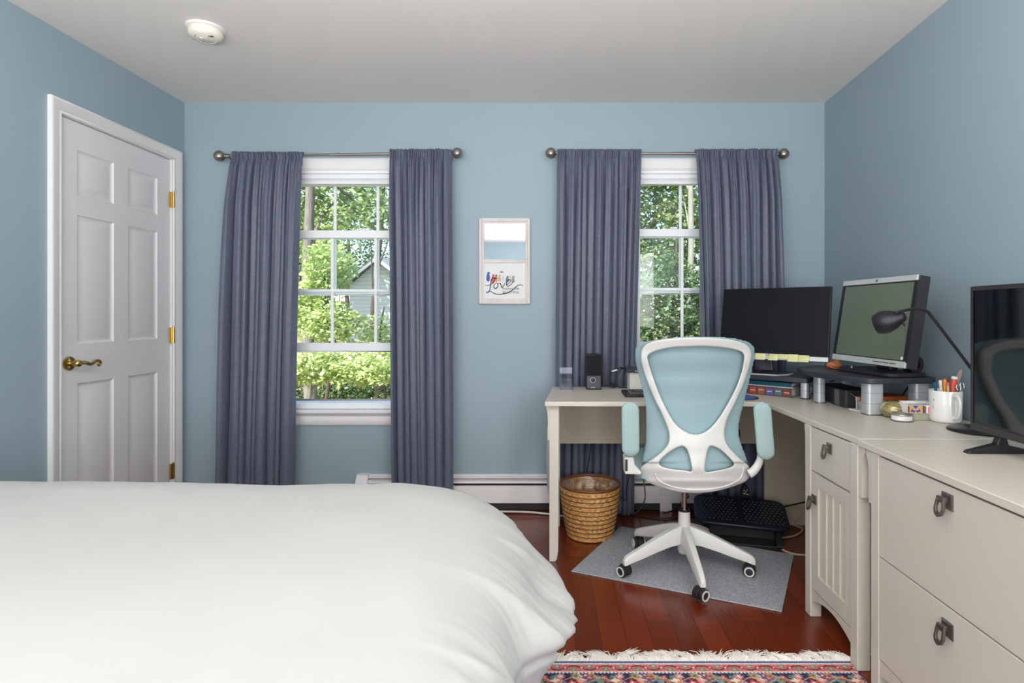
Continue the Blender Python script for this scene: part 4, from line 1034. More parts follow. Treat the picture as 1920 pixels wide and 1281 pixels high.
# ---- left monitor riser, its books, the dark monitor
A = R(-38)
O = Vector((1.232, 2.715, 0)); dl = Vector((-math.cos(A), -math.sin(A), 0)); db = Vector((-math.sin(A), math.cos(A), 0))   # along the front to the left; to the back
def RA(a, b, z=0): v = O+dl*a+db*b; return Vector((v.x, v.y, z))
MA = Matrix.Translation(O) @ Matrix(((-dl.x, db.x, 0, 0), (-dl.y, db.y, 0, 0), (0, 0, 1, 0), (0, 0, 0, 1)))      # local x runs right, so left is negative
t = thing('monitor_riser', 'dark grey monitor riser with silver legs under the dark left monitor', 'monitor stand', tuple(RA(.2, .12, D)), A)
obj('shelf', MB(MA).prism(rrect(-.42, 0, 0, .27, .025, 4), 'z', .838, .862), M_['riser'], t, bevel=.003)
for a, b in ((-.025, .03), (-.395, .03), (-.025, .24), (-.395, .24)):
    mb = MB(MA).prism(rrect(a-.019, a+.019, b-.024, b+.024, .016, 5), 'z', D+.005, .838)
    l = obj('leg', mb, M_['silver'], t, smooth=50)
    mb = MB(MA).prism(rrect(a-.0195, a+.0195, b-.0245, b+.0245, .016, 5), 'z', D, D+.005); mb.prism(rrect(a-.0193, a+.0193, b-.0243, b+.0243, .016, 5), 'z', D+.04, D+.0412)
    obj('foot', mb, M_['rubber'], l, smooth=50)
def book(Mb, x0, x1, y0, y1, z0, z1, cm, label, spine='front', cat='book', pages=(222, 216, 206), ct=.0022, name='book'):
    lo = Mb @ Vector(((x0+x1)/2, (y0+y1)/2, z0)); t = thing(name, label, cat, tuple(lo))
    mb = MB(Mb); mb.box(x0, x1, y0, y1, z0, z0+ct); mb.box(x0, x1, y0, y1, z1-ct, z1)
    if spine == 'front': mb.box(x0, x1, y0, y0+ct, z0+ct, z1-ct)
    elif spine == 'left': mb.box(x0, x0+ct, y0, y1, z0+ct, z1-ct)
    obj('cover', mb, cm, t)
    obj('pages', MB(Mb).box(x0+.003, x1-.003, y0+.003, y1-.003, z0+ct, z1-ct), mat('page_block', pages, .85, noise_scale=300, stretch=(.1, .1, 6), var=.06), t, smooth=0)
    return t
MB1 = Matrix.Translation((1.18, 2.79, 0)) @ Matrix.Rotation(R(-43), 4, 'Z')
b1 = book(MB1, -.30, 0, .0, .20, D, D+.042, mat('brown_cover', (96, 62, 58), .5), 'thick book with small coloured pictures along its spine')
for k_, c in enumerate(((120, 60, 60), (64, 110, 120), (84, 92, 168), (150, 96, 66), (168, 70, 62), (90, 70, 96), (70, 100, 70))):
    x = -.024-k_*.0425
    o = obj('spine_picture', MB(MB1).box(x-.016, x+.018, -.0008, .0, D+.005, D+.036), mat('picture_print', c, .5, noise_scale=180, var=.45), b1, smooth=0)
    obj('caption', MB(MB1).box(x-.012, x+.013, -.0013, -.0008, D+.019+.004*(k_ % 2), D+.023+.004*(k_ % 2)), mat('caption_print', (206, 190, 160), .5, noise_scale=500, var=.4), o, smooth=0)
rb = obj('ribbon', MB().tube(spline([MB1 @ Vector((-.003, .06, D+.02)), MB1 @ Vector((.012, .03, D+.01)), MB1 @ Vector((.008, -.005, D+.003)), MB1 @ Vector((-.01, -.02, D+.002))], 6), .003, 6, flat=.3), mat('green_ribbon', (28, 118, 96), .5), b1, smooth=60); rb['label'] = 'green ribbon bookmark'
book(MB1, -.30, .002, .012, .19, D+.0425, D+.0475, mat('white_cover', (214, 214, 220), .5), 'thin white notebook between the picture-spined book and the teal book', cat='notebook', ct=.001, name='notebook')
book(MB1, -.30, -.004, .008, .19, D+.048, D+.068, mat('teal_cover', (16, 86, 100), .5), 'teal book on top of the pile under the left monitor riser')

def monitor(loc, yaw, pitch, roll, w, h, label, screen, bez, side, top_silver, depth, boxed):
    t = thing('monitor', label, 'monitor', (loc[0], loc[1], boxed), yaw)
    M = frame_mat(loc, yaw, pitch, roll)
    bb = bez; tb = top_silver
    return t, M
# dark left monitor
locA = Vector((1.096, 2.845, .942)); yA, pA = -.671, -.199; wA, hA = .532, .367
t = thing('monitor', 'wide dark monitor with yellow notes along its silver lower edge', 'monitor', (1.10, 2.90, .863), yA)
M = frame_mat(locA, yA, pA, 0); MAm = M
obj('housing', MB(M).box(-wA/2, wA/2, .004, .022, .0, hA), M_['black'], t, bevel=.003)
obj('rear_cover', MB(M).box(-wA*.32, wA*.32, .02, .045, .06, hA-.07), M_['black'], t, bevel=.01)
obj('screen', MB(M).box(-wA/2+.004, wA/2-.004, .001, .0045, .026, hA-.003), M_['screen'], t, smooth=0)
obj('lower_bezel', MB(M).box(-wA/2, wA/2, -.001, .008, 0, .022), M_['bezel'], t, bevel=.0015)
n0 = M @ Vector((0, .04, .10)); ft = Vector((1.10, 2.93, .87))
rz = Matrix.Translation((1.095, 2.93, .8625)) @ Matrix.Rotation(yA, 4, 'Z')
mb = MB(rz); mb.prism([(-.018, .02), (.05, .02), (.03, .15), (-.03, .15)], 'y', -.012, .012)
obj('neck', mb, mat('dark_grey_metal', (84, 84, 88), .35, .5), t, bevel=.003)
mb = MB(rz); mb.prism([(-.13, -.085), (.09, -.085), (.135, -.02), (.135, .06), (-.13, .06)], 'z', 0, .007)
bs = obj('stand_base', mb, M_['silver'], t, bevel=.002)
obj('base_mat', MB(rz).prism([(-.115, -.07), (.08, -.07), (.118, -.015), (.118, .048), (-.115, .048)], 'z', .007, .0085), M_['matte_black'], bs)
# sticky notes on its lower edge
def hit(u, v, M):      # pixel ray against the plane local y = 0
    Mi = M.inverted(); o = Mi @ Vector((0, 0, H)); d = (Mi @ P(u, v, 1.0))-o; s = -o.y/d.y; return o+d*s
ym = mat('yellow_note', (222, 222, 164), .8, var=.02); pen = mat('grey_pencil', (140, 138, 120), .8)
for k_, (u0, v0, u1, v1, words) in enumerate(((288, 98, 440, 202, 'nearest the chair back'), (490, 108, 632, 213, 'directly right of the purple sticker'), (636, 112, 780, 190, 'middle of the row and shortest'), (780, 114, 930, 235, 'fourth from the chair back'), (940, 130, 1096, 240, 'rightmost of the row'))):
    a = hit(1380+u0/8, 650+v0/8, M); b = hit(1380+u1/8, 650+v1/8, M)
    n = thing('sticky_note', 'yellow note stuck on the dark monitor, '+words, 'sticky note', tuple(M @ Vector(((a.x+b.x)/2, -.002, b.z))), yA, 'yellow sticky notes on the dark monitor')
    def fs(i, j): s = i/5; q_ = j/5; return (a.x+(b.x-a.x)*s, -.0022-.006*q_*q_, a.z+(b.z-a.z)*q_)
    obj('paper', MB(M).grid(fs, 6, 6), ym, n, solid=.0004)
    mb = MB(M)
    for r in range(3):
        zz = a.z+(b.z-a.z)*(.25+.24*r)
        mb.tube([(a.x+(b.x-a.x)*(.15+.7*q_/12), -.0032-.006*(.25+.24*r)**2, zz+.0011*math.sin(q_*2.3+k_+r)) for q_ in range(13 if r != k_ % 3 else 9)], .00035, 4)
    obj('handwriting', mb, pen, n)
c = hit(1380+466/8, 650+122/8, M)
tag(rebase(obj('sticker', MB(M).lathe([(.001, 0), (.0075, 0), (.0075, .001), (.001, .001)], (c.x, -.0015, c.z), 20, RXm), mat('purple_sticker', (168, 160, 196), .6, noise_scale=600, var=.3), smooth=0), M @ c), 'small round purple sticker between the yellow notes on the dark monitor', 'sticker')
pen_o = tag(rebase(obj('magenta_clip', MB().box(1.02, 1.032, 2.905, 2.915, .8625, .895), mat('magenta_plastic', (120, 14, 62), .4), bevel=.003), (1.026, 2.91, .8625)), 'dark magenta clip standing at the left of the dark monitor base', 'clip')

# ---- right riser
ZB = .912
t = thing('monitor_riser', 'dark corner-shaped monitor riser with thick silver legs under the grey-green monitor', 'monitor stand', (1.38, 2.55, D))
arc = [tuple(v)[:2] for v in spline([Vector((1.163, 2.60, 0)), Vector((1.166, 2.53, 0)), Vector((1.185, 2.44, 0)), Vector((1.215, 2.36, 0)), Vector((1.262, 2.288, 0)), Vector((1.285, 2.272, 0))], 5)]
poly = arc+[(1.54, 2.29), (1.558, 2.31), (1.595, 2.72), (1.50, 2.86), (1.30, 2.86), (1.19, 2.75)]
obj('shelf', MB().prism(poly, 'z', ZB-.024, ZB), M_['riser'], t, bevel=.006, seg=3)
for (x, y, wx, wy) in ((1.244, 2.64, .040, .052), (1.310, 2.325, .068, .06), (1.512, 2.345, .062, .06), (1.45, 2.80, .06, .05)):
    l = obj('leg', MB().prism(rrect(x-wx/2, x+wx/2, y-wy/2, y+wy/2, .014, 5), 'z', D+.004, ZB-.024), M_['silver'], t, smooth=50)
    mb = MB(); mb.prism(rrect(x-wx/2-.0005, x+wx/2+.0005, y-wy/2-.0005, y+wy/2+.0005, .014, 5), 'z', D, D+.004)
    for zz in (D+.046, D+.088): mb.prism(rrect(x-wx/2-.0002, x+wx/2+.0002, y-wy/2-.0002, y+wy/2+.0002, .014, 5), 'z', zz, zz+.0012)
    obj('foot', mb, M_['pewter'], l, smooth=50)

# ---- grey-green monitor
locB = Vector((1.315, 2.385, .963)); yB, pB = -1.482, -.157; wB, hB = .470, .357
t = thing('monitor', 'older monitor with a grey-green screen and silver top and bottom edges, on the right riser', 'monitor', (1.42, 2.50, ZB), yB)
M = frame_mat(locB, yB, pB, 0)
obj('housing', MB(M).box(-wB/2, wB/2, .004, .05, 0, hB), M_['matte_black'], t, bevel=.003)
obj('rear_cover', MB(M).box(-wB*.3, wB*.3, .05, .08, .05, hB-.06), M_['matte_black'], t, bevel=.01)
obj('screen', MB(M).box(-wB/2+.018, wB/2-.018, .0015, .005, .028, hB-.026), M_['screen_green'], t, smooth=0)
for a, b in ((-wB/2, -wB/2+.016), (wB/2-.016, wB/2)): obj('side_bezel', MB(M).box(a, b, -.001, .006, .02, hB-.02), M_['black'], t)
ub = obj('upper_bezel', MB(M).box(-wB/2, wB/2-.004, -.003, .006, hB-.021, hB+.001), M_['bezel'], t, bevel=.0015)
lb = obj('lower_bezel', MB(M).box(-wB/2, wB/2-.002, -.003, .006, -.001, .024), M_['bezel'], t, bevel=.0015)
obj('badge', MB(M).box(-.006, .006, -.0038, -.003, hB-.016, hB-.005), M_['pewter'], ub, smooth=0)
mb = MB(M); mb.box(.05, .185, -.0038, -.003, .010, .014); obj('button_row', mb, M_['pewter'], lb, smooth=0)
obj('power_light', MB(M).box(.145, .15, -.0042, -.0036, .0095, .0145), mat('yellow_led', (214, 200, 60), .4), lb, smooth=0)
obj('round_badge', MB(M).lathe([(.001, 0), (.0065, 0), (.0065, .001), (.001, .001)], (wB/2-.026, .0008, .036), 20, RXm), M_['paper'], t)
rz = Matrix.Translation((1.43, 2.47, ZB)) @ Matrix.Rotation(R(-80), 4, 'Z')
bs = obj('stand_base', MB(rz).prism(rrect(-.17, .17, -.10, .09, .05), 'z', 0.0005, .016), M_['matte_black'], t, bevel=.004)
obj('neck', MB(rz).box(-.04, .04, .01, .05, .016, .22), M_['matte_black'], t, bevel=.006)
v = P(1713, 683, 2.36)
obj('hinge_wheel', MB().lathe([(.018, -.02), (.036, -.02), (.036, .02), (.018, .02), (.018, -.02)], (v.x-.005, v.y, v.z), 32, Matrix.Rotation(R(12), 4, 'Z') @ RXm), M_['black'], t, smooth=40)

# rock, tiny tower
me = bpy.data.meshes.new('rock'); bm = bmesh.new(); bmesh.ops.create_icosphere(bm, subdivisions=4, radius=1)
rc = Vector((1.325, 2.66, ZB+.019))
for v_ in bm.verts:
    p = v_.co.copy(); d = 1+.22*noise.noise(p*1.6)+.08*noise.noise(p*5); v_.co = Vector((p.x*.034*d, p.y*.028*d, max(-.018, p.z*.024*d*(1.25 if p.x > .1 else .75))))
bm.to_mesh(me); bm.free(); o = link('rock', me, mat('orange_stone', (196, 118, 78), .85, noise_scale=180, var=.3, bump=.7, bd=.003), smooth=180); o.location = rc
tag(rebase(o, (0, 0, 0)), 'rough orange-brown rock on the right riser', 'rock'); o.location = rc
v = PZ(1597, 697, ZB)
t = thing('tower_figurine', 'tiny white tower figurine on the right riser beside the rock', 'figurine', (v.x, v.y, ZB+.0005))
obj('foot_disc', MB().lathe([(.001, .0005), (.012, .0005), (.012, .002), (.001, .002)], (v.x, v.y, ZB), 20), M_['paper'], t)
mb = MB()
for sx_ in (-1, 1): mb.tube([(v.x+sx_*.006, v.y, ZB+.002), (v.x+sx_*.003, v.y, ZB+.016), (v.x, v.y, ZB+.027)], [.0022, .0018, .001], 6)
mb.boxc((v.x, v.y, ZB+.013), (.008, .003, .002))
obj('tower', mb, M_['paper'], t)

# under the right riser
t = thing('soundbar', 'black box speaker with a grey band under the right riser', 'speaker', (1.34, 2.62, D))
obj('case', MB().prism(rrect(1.278, 1.40, 2.475, 2.60, .012), 'z', D, D+.078), M_['matte_black'], t, bevel=.004)
obj('case_side', MB().box(1.29, 1.40, 2.60, 2.76, D, D+.076), M_['matte_black'], t, bevel=.004)
obj('grey_band', MB().box(1.2765, 1.2785, 2.525, 2.565, D+.004, D+.072), mat('grey_band', (92, 94, 98), .45), t, smooth=0)
MN = Matrix.Translation((1.345, 2.40, 0)) @ Matrix.Rotation(R(6), 4, 'Z')
tag(rebase(obj('paper_sheets', MB(Matrix.Translation((1.29, 2.38, 0)) @ Matrix.Rotation(R(12), 4, 'Z')).box(0, .16, 0, .062, D, D+.004), M_['paper']), (1.34, 2.40, D)), 'loose white sheets of paper sticking out under the notebooks', 'paper')
book(MN, -.01, .22, .05, .16, D+.0045, D+.018, mat('white_card', (206, 206, 210), .6), 'white spiral notebook at the bottom of the pile under the right riser', cat='notebook', name='notebook')
book(MN, -.015, .215, .045, .155, D+.0185, D+.035, mat('pale_card', (222, 220, 216), .6), 'white notebook in the middle of the pile under the right riser', cat='notebook', name='notebook')
book(MN, -.018, .21, .042, .155, D+.0355, D+.053, mat('orange_cover', (206, 104, 44), .5), 'orange-covered notebook on top of the pile under the right riser', cat='notebook', name='notebook')
tag(rebase(obj('lighter_tube', MB().tube([(1.318, 2.455, D+.0005), (1.318, 2.455, D+.052)], .0045, 10), M_['silver']), (1.318, 2.455, D)), 'short metal tube standing beside the orange notebook', 'tube')
cord([(1.318, 2.455, D+.045), (1.305, 2.47, D+.06), (1.29, 2.5, D+.079)], .0012, mat('orange_wire', (204, 116, 84), .5), 'thin orange wire on the black box speaker', 'wire')
cord([P(1708, 718, 2.5), P(1700, 730, 2.5), P(1690, 745, 2.5)], .004, M_['cord_black'], 'thick black cable hanging behind the right riser legs', 'cable')
cord([P(1556, 716, 2.95), P(1570, 712, 2.95), P(1600, 712, 2.95)], .004, M_['cord_black'], 'black cable behind the left leg of the right riser', 'cable')

# paperweight, tin, box, mug
t = thing('paperweight', 'iridescent gold glass paperweight with brown swirls on the desk', 'paperweight', (1.358, 2.262, D))
k = NT('iridescent_glass'); co = k.coord((1, 1, 1)); wv = k.n('TexWave', wave_type='BANDS', bands_direction='Z', Scale=11.0, Distortion=9.0, Detail=1.0); wv.inputs['Detail Scale'].default_value = .6; k.l(co, wv.inputs['Vector'])
k.l(k.ramp(wv.outputs[1], [s2l((172, 160, 112)), s2l((150, 138, 88)), s2l((108, 72, 48)), s2l((176, 168, 130))], [0, .80, .90, 1]), k.b.inputs['Base Color']); k.b.inputs['Metallic'].default_value = .45; k.b.inputs['Roughness'].default_value = .14
k.b.inputs['Coat Weight'].default_value = .6
obj('glass_body', MB().lathe([(.001, 0), (.026, .0), (.038, .008), (.0455, .024), (.0455, .038), (.037, .054), (.02, .064), (.001, .066)], (1.358, 2.262, D), 48), k.m, t, smooth=60)
obj('dark_cap', MB().lathe([(.001, .0665), (.01, .066), (.013, .0645)], (1.364, 2.262, D), 24), M_['slot'], t)
t = thing('round_tin', 'small round silver tin in front of the gold glass paperweight', 'tin', (1.340, 2.178, D))
obj('tin_wall', MB().lathe([(.001, .0), (.0355, .0), (.037, .003), (.0345, .005), (.0345, .023), (.037, .025), (.036, .028), (.033, .028), (.033, .025), (.001, .025)], (1.340, 2.178, D), 40), mat('tin_metal', (150, 148, 142), .3, .7), t)
obj('paper_band', MB().lathe([(.0349, .006), (.0352, .006), (.0352, .022), (.0349, .022)], (1.340, 2.178, D), 40), M_['paper'], t)
gx = MB().prism(rrect(1.385, 1.49, 2.185, 2.27, .008), 'z', D, D+.028)
tag(rebase(obj('grey_box', gx, mat('grey_green_card', (160, 158, 140), .7), bevel=.002), (1.44, 2.23, D)), 'plain grey-green box left of the mug, under the patterned tray', 'box')
t = thing('note_tray', 'open white card tray with blue, red and gold triangle pattern on the grey-green box', 'tray', (1.43, 2.22, D+.0285))
z0 = D+.0285; xa, xb, ya, yb = 1.365, 1.495, 2.180, 2.275
mb = MB(); mb.box(xa, xb, ya, ya+.002, z0, z0+.03); mb.box(xa, xb, yb-.002, yb, z0, z0+.034); mb.box(xa, xa+.002, ya+.002, yb-.002, z0, z0+.034); mb.box(xb-.002, xb, ya+.002, yb-.002, z0, z0+.034); mb.box(xa+.002, xb-.002, ya+.002, yb-.002, z0, z0+.024)
tr = obj('card_body', mb, M_['paper'], t)
tri = {'gold_field': ((198, 160, 110), [[(.004, .001), (.056, .001), (.056, .029), (.004, .029)]]),
       'blue_triangle': ((52, 62, 150), [[(.018, .029), (.040, .029), (.029, .017)], [(.010, .006), (.021, .006), (.0155, .018)], [(.037, .006), (.048, .006), (.0425, .018)], [(.022, .001), (.029, .011), (.018, .011)], [(.036, .001), (.040, .011), (.029, .011)]]),
       'red_strip': ((128, 24, 44), [[(.0, .003), (.005, .003), (.005, .028), (.0, .028)], [(.056, .001), (.062, .001), (.062, .029), (.056, .029)]]),
       'green_strip': ((70, 104, 106), [[(.062, .001), (.069, .001), (.069, .027), (.062, .027)]]),
       'pink_panel': ((224, 96, 128), [[(.076, .003), (.084, .003), (.084, .022), (.080, .026), (.076, .022)]]),
       'yellow_panel': ((206, 206, 140), [[(.088, .001), (.129, .001), (.129, .029), (.088, .029)]])}
for n_, (nm, (c, ps)) in enumerate(tri.items()):
    mb = MB()
    for p in ps: mb.prism([(xa+a, z0+b) for a, b in p], 'y', ya-.0004-.0003*(n_ > 0), ya)
    obj(nm, mb, mat(nm+'_print', c, .6), tr, smooth=0)
mx_, my_ = 1.497, 2.165
t = thing('mug', 'tall white ceramic mug holding pens and markers on the desk', 'mug', (mx_, my_, D))
obj('mug_body', MB().lathe([(.001, 0), (.044, 0), (.050, .005), (.0525, .015), (.0535, .06), (.0545, .117), (.0535, .119), (.051, .117), (.050, .06), (.047, .008), (.001, .006)], (mx_, my_, D), 56), M_['ceramic'], t, smooth=60)
hp = spline([(mx_-.006, my_-.048, D+.104), (mx_-.008, my_-.070, D+.106), (mx_-.010, my_-.088, D+.092), (mx_-.010, my_-.090, D+.06), (mx_-.008, my_-.078, D+.030), (mx_-.006, my_-.050, D+.022)], 6)
obj('mug_handle', MB().tube(hp, .0078, 12, flat=.75), M_['ceramic'], t, smooth=180)
mb = MB()
for a, b, c in ((-2.95, .06, .014), (-2.9, .085, .008), (-.2, .055, .012), (-.25, .08, .006)): mb.boxc((mx_+.0543*math.cos(a), my_+.0543*math.sin(a), D+b), (.002, .002, c), Matrix.Rotation(a, 4, 'Z'))
obj('printed_mark', mb, mat('grey_print', (160, 164, 170), .5), t)
def stick(name, u, v, y, base, r, m, label, cat, cap=None, capl=.2, ub=None):
    top = P(u, v, y); bot = Vector((mx_+base[0], my_+base[1], D+.010))
    t = thing(name, label, cat, tuple(bot))
    ax = top-bot; L = ax.length; n = Vector(ax).normalized()
    obj('barrel', MB().tube([bot, bot+n*L*(1-(capl if cap else 0)), ], r, 14), m, t, smooth=60)
    if cap: obj('cap', MB().tube([bot+n*L*(1-capl), bot+n*L*.985, top], [r*1.08, r*1.08, r*.7], 14), cap, t, smooth=60)
    else: obj('tip', MB().tube([bot+n*L, bot+n*(L+.003)], [r, r*.4], 14), m, t, smooth=60)
stick('pen', 1752.5, 718, 2.15, (-.02, .0), .0048, mat('blue_metal', (28, 112, 160), .25, .5), 'metallic blue pen leftmost in the mug', 'pen')
stick('nail_brush', 1763, 713, 2.16, (-.012, .0), .0055, mat('cream_plastic', (216, 206, 198), .4), 'cream rounded brush handle beside the blue pen in the mug', 'brush', mat('cream_tip', (226, 216, 206), .4), .12)
stick('marker', 1771.5, 711, 2.165, (-.004, .0), .006, mat('ochre_plastic', (214, 152, 44), .4), 'mustard yellow marker in the mug', 'marker', mat('ochre_cap', (220, 140, 70), .4), .1)
stick('pencil', 1777, 717, 2.15, (.002, -.015), .0042, mat('cream_pencil', (222, 190, 150), .5), 'pencil with a bright pink eraser in the mug', 'pencil', mat('pink_eraser', (240, 80, 130), .5), .1)
stick('marker', 1790, 706, 2.16, (.014, .0), .0098, mat('coral_plastic', (224, 96, 66), .4), 'thick coral marker with a white end in the mug', 'marker', M_['paper'], .06)
stick('stylus', 1779, 706, 2.185, (.0, .02), .0036, mat('dark_grey_plastic', (80, 80, 86), .4), 'thin dark grey stick at the back of the mug', 'stylus')
tp = P(1802, 693, 2.18); bt = Vector((mx_+.014, my_+.022, D+.012)); t = thing('nail_file', 'wide grey-tan nail file leaning out of the mug at the right', 'nail file', tuple(bt))
ax = (tp-bt).normalized(); sd = Vector((ax.z, 0, -ax.x)).normalized(); L = (tp-bt).length
mb = MB(); n = 18; vs = []
for yo in (-.0012, .0012):
    for k_ in range(n): 
        a = 2*PI*k_/n; ly = L/2+(L/2)*math.copysign(abs(math.sin(a))**.55, math.sin(a)); lx = .0095*math.copysign(abs(math.cos(a))**.55, math.cos(a)); p = bt+ax*ly+sd*lx; vs.append((p.x, p.y+yo, p.z))
mb.add(vs, [tuple(range(n)), tuple(range(n, 2*n))]+[(k_, (k_+1) % n, n+(k_+1) % n, n+k_) for k_ in range(n)]); obj('board', mb, mat('emery', (158, 138, 132), .9, noise_scale=600, var=.15), t)
t = thing('scissors', 'small scissors with shiny ring handles at the right rim of the mug', 'scissors', (mx_+.02, my_-.012, D+.02))
for u, v in ((1797, 727), (1804, 724)):
    c = P(u, v, 2.14)
    ring = [(c.x+.0072*math.cos(a), c.y+.003*math.sin(a), c.z+.0125*math.sin(a)) for a in [2*PI*i/24 for i in range(24)]]
    obj('ring_handle', MB().tube(ring, .0022, 8, closed=True), M_['chrome'], t, smooth=180)
    obj('blade', MB().tube([(c.x, c.y, c.z-.012), (mx_+.02, my_-.01, D+.02)], [.003, .002], 6, flat=.4), M_['chrome'], t)

# ---- desk lamp
bx, by = 1.492, 1.985
t = thing('desk_lamp', 'black gooseneck desk lamp with a round dark shade, standing behind the television', 'lamp', (bx, by, D))
bk = mat('charcoal_metal', (40, 38, 44), .38, .4, var=.05)
obj('lamp_base', MB().lathe([(.001, 0), (.095, 0), (.0975, .004), (.09, .010), (.04, .016), (.001, .018)], (bx, by, D), 48), bk, t)
arm = spline([(bx+.05, by+.01, D+.012), (1.565, 2.0, .845), (1.505, 2.0, .932), (1.471, 2.0, .979), (1.40, 2.0, 1.073), (1.335, 2.0, 1.158), (1.318, 2.0, 1.176), (1.29, 2.0, 1.1855), (1.262, 2.0, 1.184), (1.225, 2.0, 1.176), (1.207, 2.0, 1.168)], 6)
obj('gooseneck', MB().tube(arm, .0052, 12), bk, t, smooth=180)
hc = P(1694, 594, 2.0); tipv = P(1642, 609, 2.06); ax = (tipv-hc).normalized()
Mz = ax.to_track_quat('Z', 'Y').to_matrix().to_4x4()
pr = [(.001, -.008), (.011, -.007), (.016, .0), (.022, .012), (.034, .032), (.0405, .055), (.0405, .07), (.036, .086), (.033, .092), (.031, .09), (.034, .07), (.001, .05)]
obj('lamp_shade', MB().lathe(pr, tuple(hc), 40, Mz), bk, t, smooth=50)
kp = P(1692, 603, 1.985); obj('switch', MB().tube([kp, kp+Vector((.008, 0, -.016))], [.004, .003], 8), bk, t)

# ---- television
t = thing('television', 'black flat television at the right edge, standing on the file cabinet', 'television', (1.31, 1.42, D))
W_, Ht = .73, .438; yaw = R(-90-1.6)
o0 = Vector((1.302, 1.772, .812)); M = Matrix.Translation(o0) @ Matrix.Rotation(yaw, 4, 'Z')      # local x runs along the screen towards the camera
bz = mat('dark_taupe_bezel', (58, 52, 54), .35, .2)
obj('housing', MB(M).box(0, W_, .006, .03, 0, Ht), M_['black'], t, bevel=.003)
obj('rear_cover', MB(M).box(.1, W_-.1, .03, .06, .03, .25), M_['black'], t, bevel=.01)
mb = MB(M); mb.box(0, .009, 0, .010, 0, Ht); mb.box(W_-.009, W_, 0, .010, 0, Ht); mb.box(.009, W_-.009, 0, .010, Ht-.012, Ht); mb.box(.009, W_-.009, 0, .010, 0, .02)
obj('bezel', mb, bz, t, bevel=.0012)
obj('screen', MB(M).box(.009, W_-.009, .003, .007, .02, Ht-.012), M_['tv_screen'], t, smooth=0)
for xx in (.10, W_-.10):
    mb = MB(M); mb.prism([(-.085, D-o0.z), (-.078, D-o0.z+.008), (.0, D-o0.z+.028), (.012, .01), (.024, .01), (.034, D-o0.z+.025), (.105, D-o0.z+.008), (.11, D-o0.z)], 'x', xx-.012, xx+.012)
    obj('foot', mb, M_['black'], t, bevel=.003)

# ================================================================ outdoors
def leaf_mat(name, a, b, c):
    k = NT(name); co = k.coord(); nz = k.n('TexNoise', Scale=2.2, Detail=8.0, Roughness=.8); k.l(co, nz.inputs['Vector'])
    col = k.ramp(nz.outputs[0], [s2l(a), s2l(b), s2l(c)], [.35, .5, .66])
    d = k.n('BsdfDiffuse'); tr = k.n('BsdfTranslucent'); g = k.n('BsdfGlossy', Roughness=.4); m1 = k.n('MixShader'); m1.inputs[0].default_value = .45; m2 = k.n('MixShader'); m2.inputs[0].default_value = .06
    for x in (d, tr): k.l(col, x.inputs[0])
    k.l(d.outputs[0], m1.inputs[1]); k.l(tr.outputs[0], m1.inputs[2]); k.l(m1.outputs[0], m2.inputs[1]); k.l(g.outputs[0], m2.inputs[2]); k.l(m2.outputs[0], k.out.inputs[0]); return k.m
LM = [leaf_mat('leaf_bright', (138, 158, 92), (182, 198, 126), (224, 230, 176)), leaf_mat('leaf_mid', (104, 128, 82), (144, 164, 108), (192, 204, 148)), leaf_mat('leaf_dark', (70, 94, 64), (98, 122, 80), (144, 162, 112))]
LM.append(leaf_mat('leaf_shade', (46, 66, 34), (70, 96, 46), (128, 150, 78)))  # darker leaf tone, with the canopy's shade put into the undergrowth's colour
bark = [mat('grey_bark', (120, 112, 104), .9, noise_scale=12, var=.3, bump=.8, bd=.02, stretch=(3, 3, .5)), mat('dark_bark', (78, 66, 56), .9, noise_scale=12, var=.3, bump=.8, bd=.02, stretch=(3, 3, .5)), mat('pale_bark', (138, 134, 124), .9, noise_scale=10, var=.2, bump=.6, bd=.02, stretch=(2, 2, .4))]
def foliage_mesh(blobs, n, size, seed):
    rng = np.random.RandomState(seed); vol = np.array([b[3]*b[4]*b[5] for b in blobs])**.7; cnt = (n*vol/vol.sum()).astype(int)+1
    pos = []
    for b, c in zip(blobs, cnt):
        d = rng.normal(size=(c, 3)); d /= np.linalg.norm(d, axis=1)[:, None]; r = (.35+.65*rng.rand(c)**.6)[:, None]
        lump = 1+.22*np.sin(d[:, :1]*7+seed)*np.cos(d[:, 2:3]*6+seed*2)
        pos.append(np.array(b[:3])+d*r*lump*np.array(b[3:6]))
    p = np.concatenate(pos); N = len(p)
    a = rng.normal(size=(N, 3)); a[:, 2] *= .55; a /= np.linalg.norm(a, axis=1)[:, None]
    nrm = rng.normal(size=(N, 3))*.7+np.array([0, -.2, 1.0]); b = np.cross(a, nrm); b /= np.linalg.norm(b, axis=1)[:, None]
    s = size*(.6+.8*rng.rand(N, 1)); w = s*.36
    V = np.stack([p, p+a*s*.45+b*w, p+a*s, p+a*s*.45-b*w], 1).reshape(-1, 3)
    me = bpy.data.meshes.new('foliage'); me.vertices.add(4*N); me.vertices.foreach_set('co', V.ravel())
    me.loops.add(4*N); me.loops.foreach_set('vertex_index', np.arange(4*N)); me.polygons.add(N); me.polygons.foreach_set('loop_start', np.arange(N)*4); me.polygons.foreach_set('loop_total', np.full(N, 4)); me.update(); me.validate(); return me
def ground_z(x, y): return -1.75+max(0, y-13)*.11+.12*math.sin(x*.9)*math.cos(y*.7)
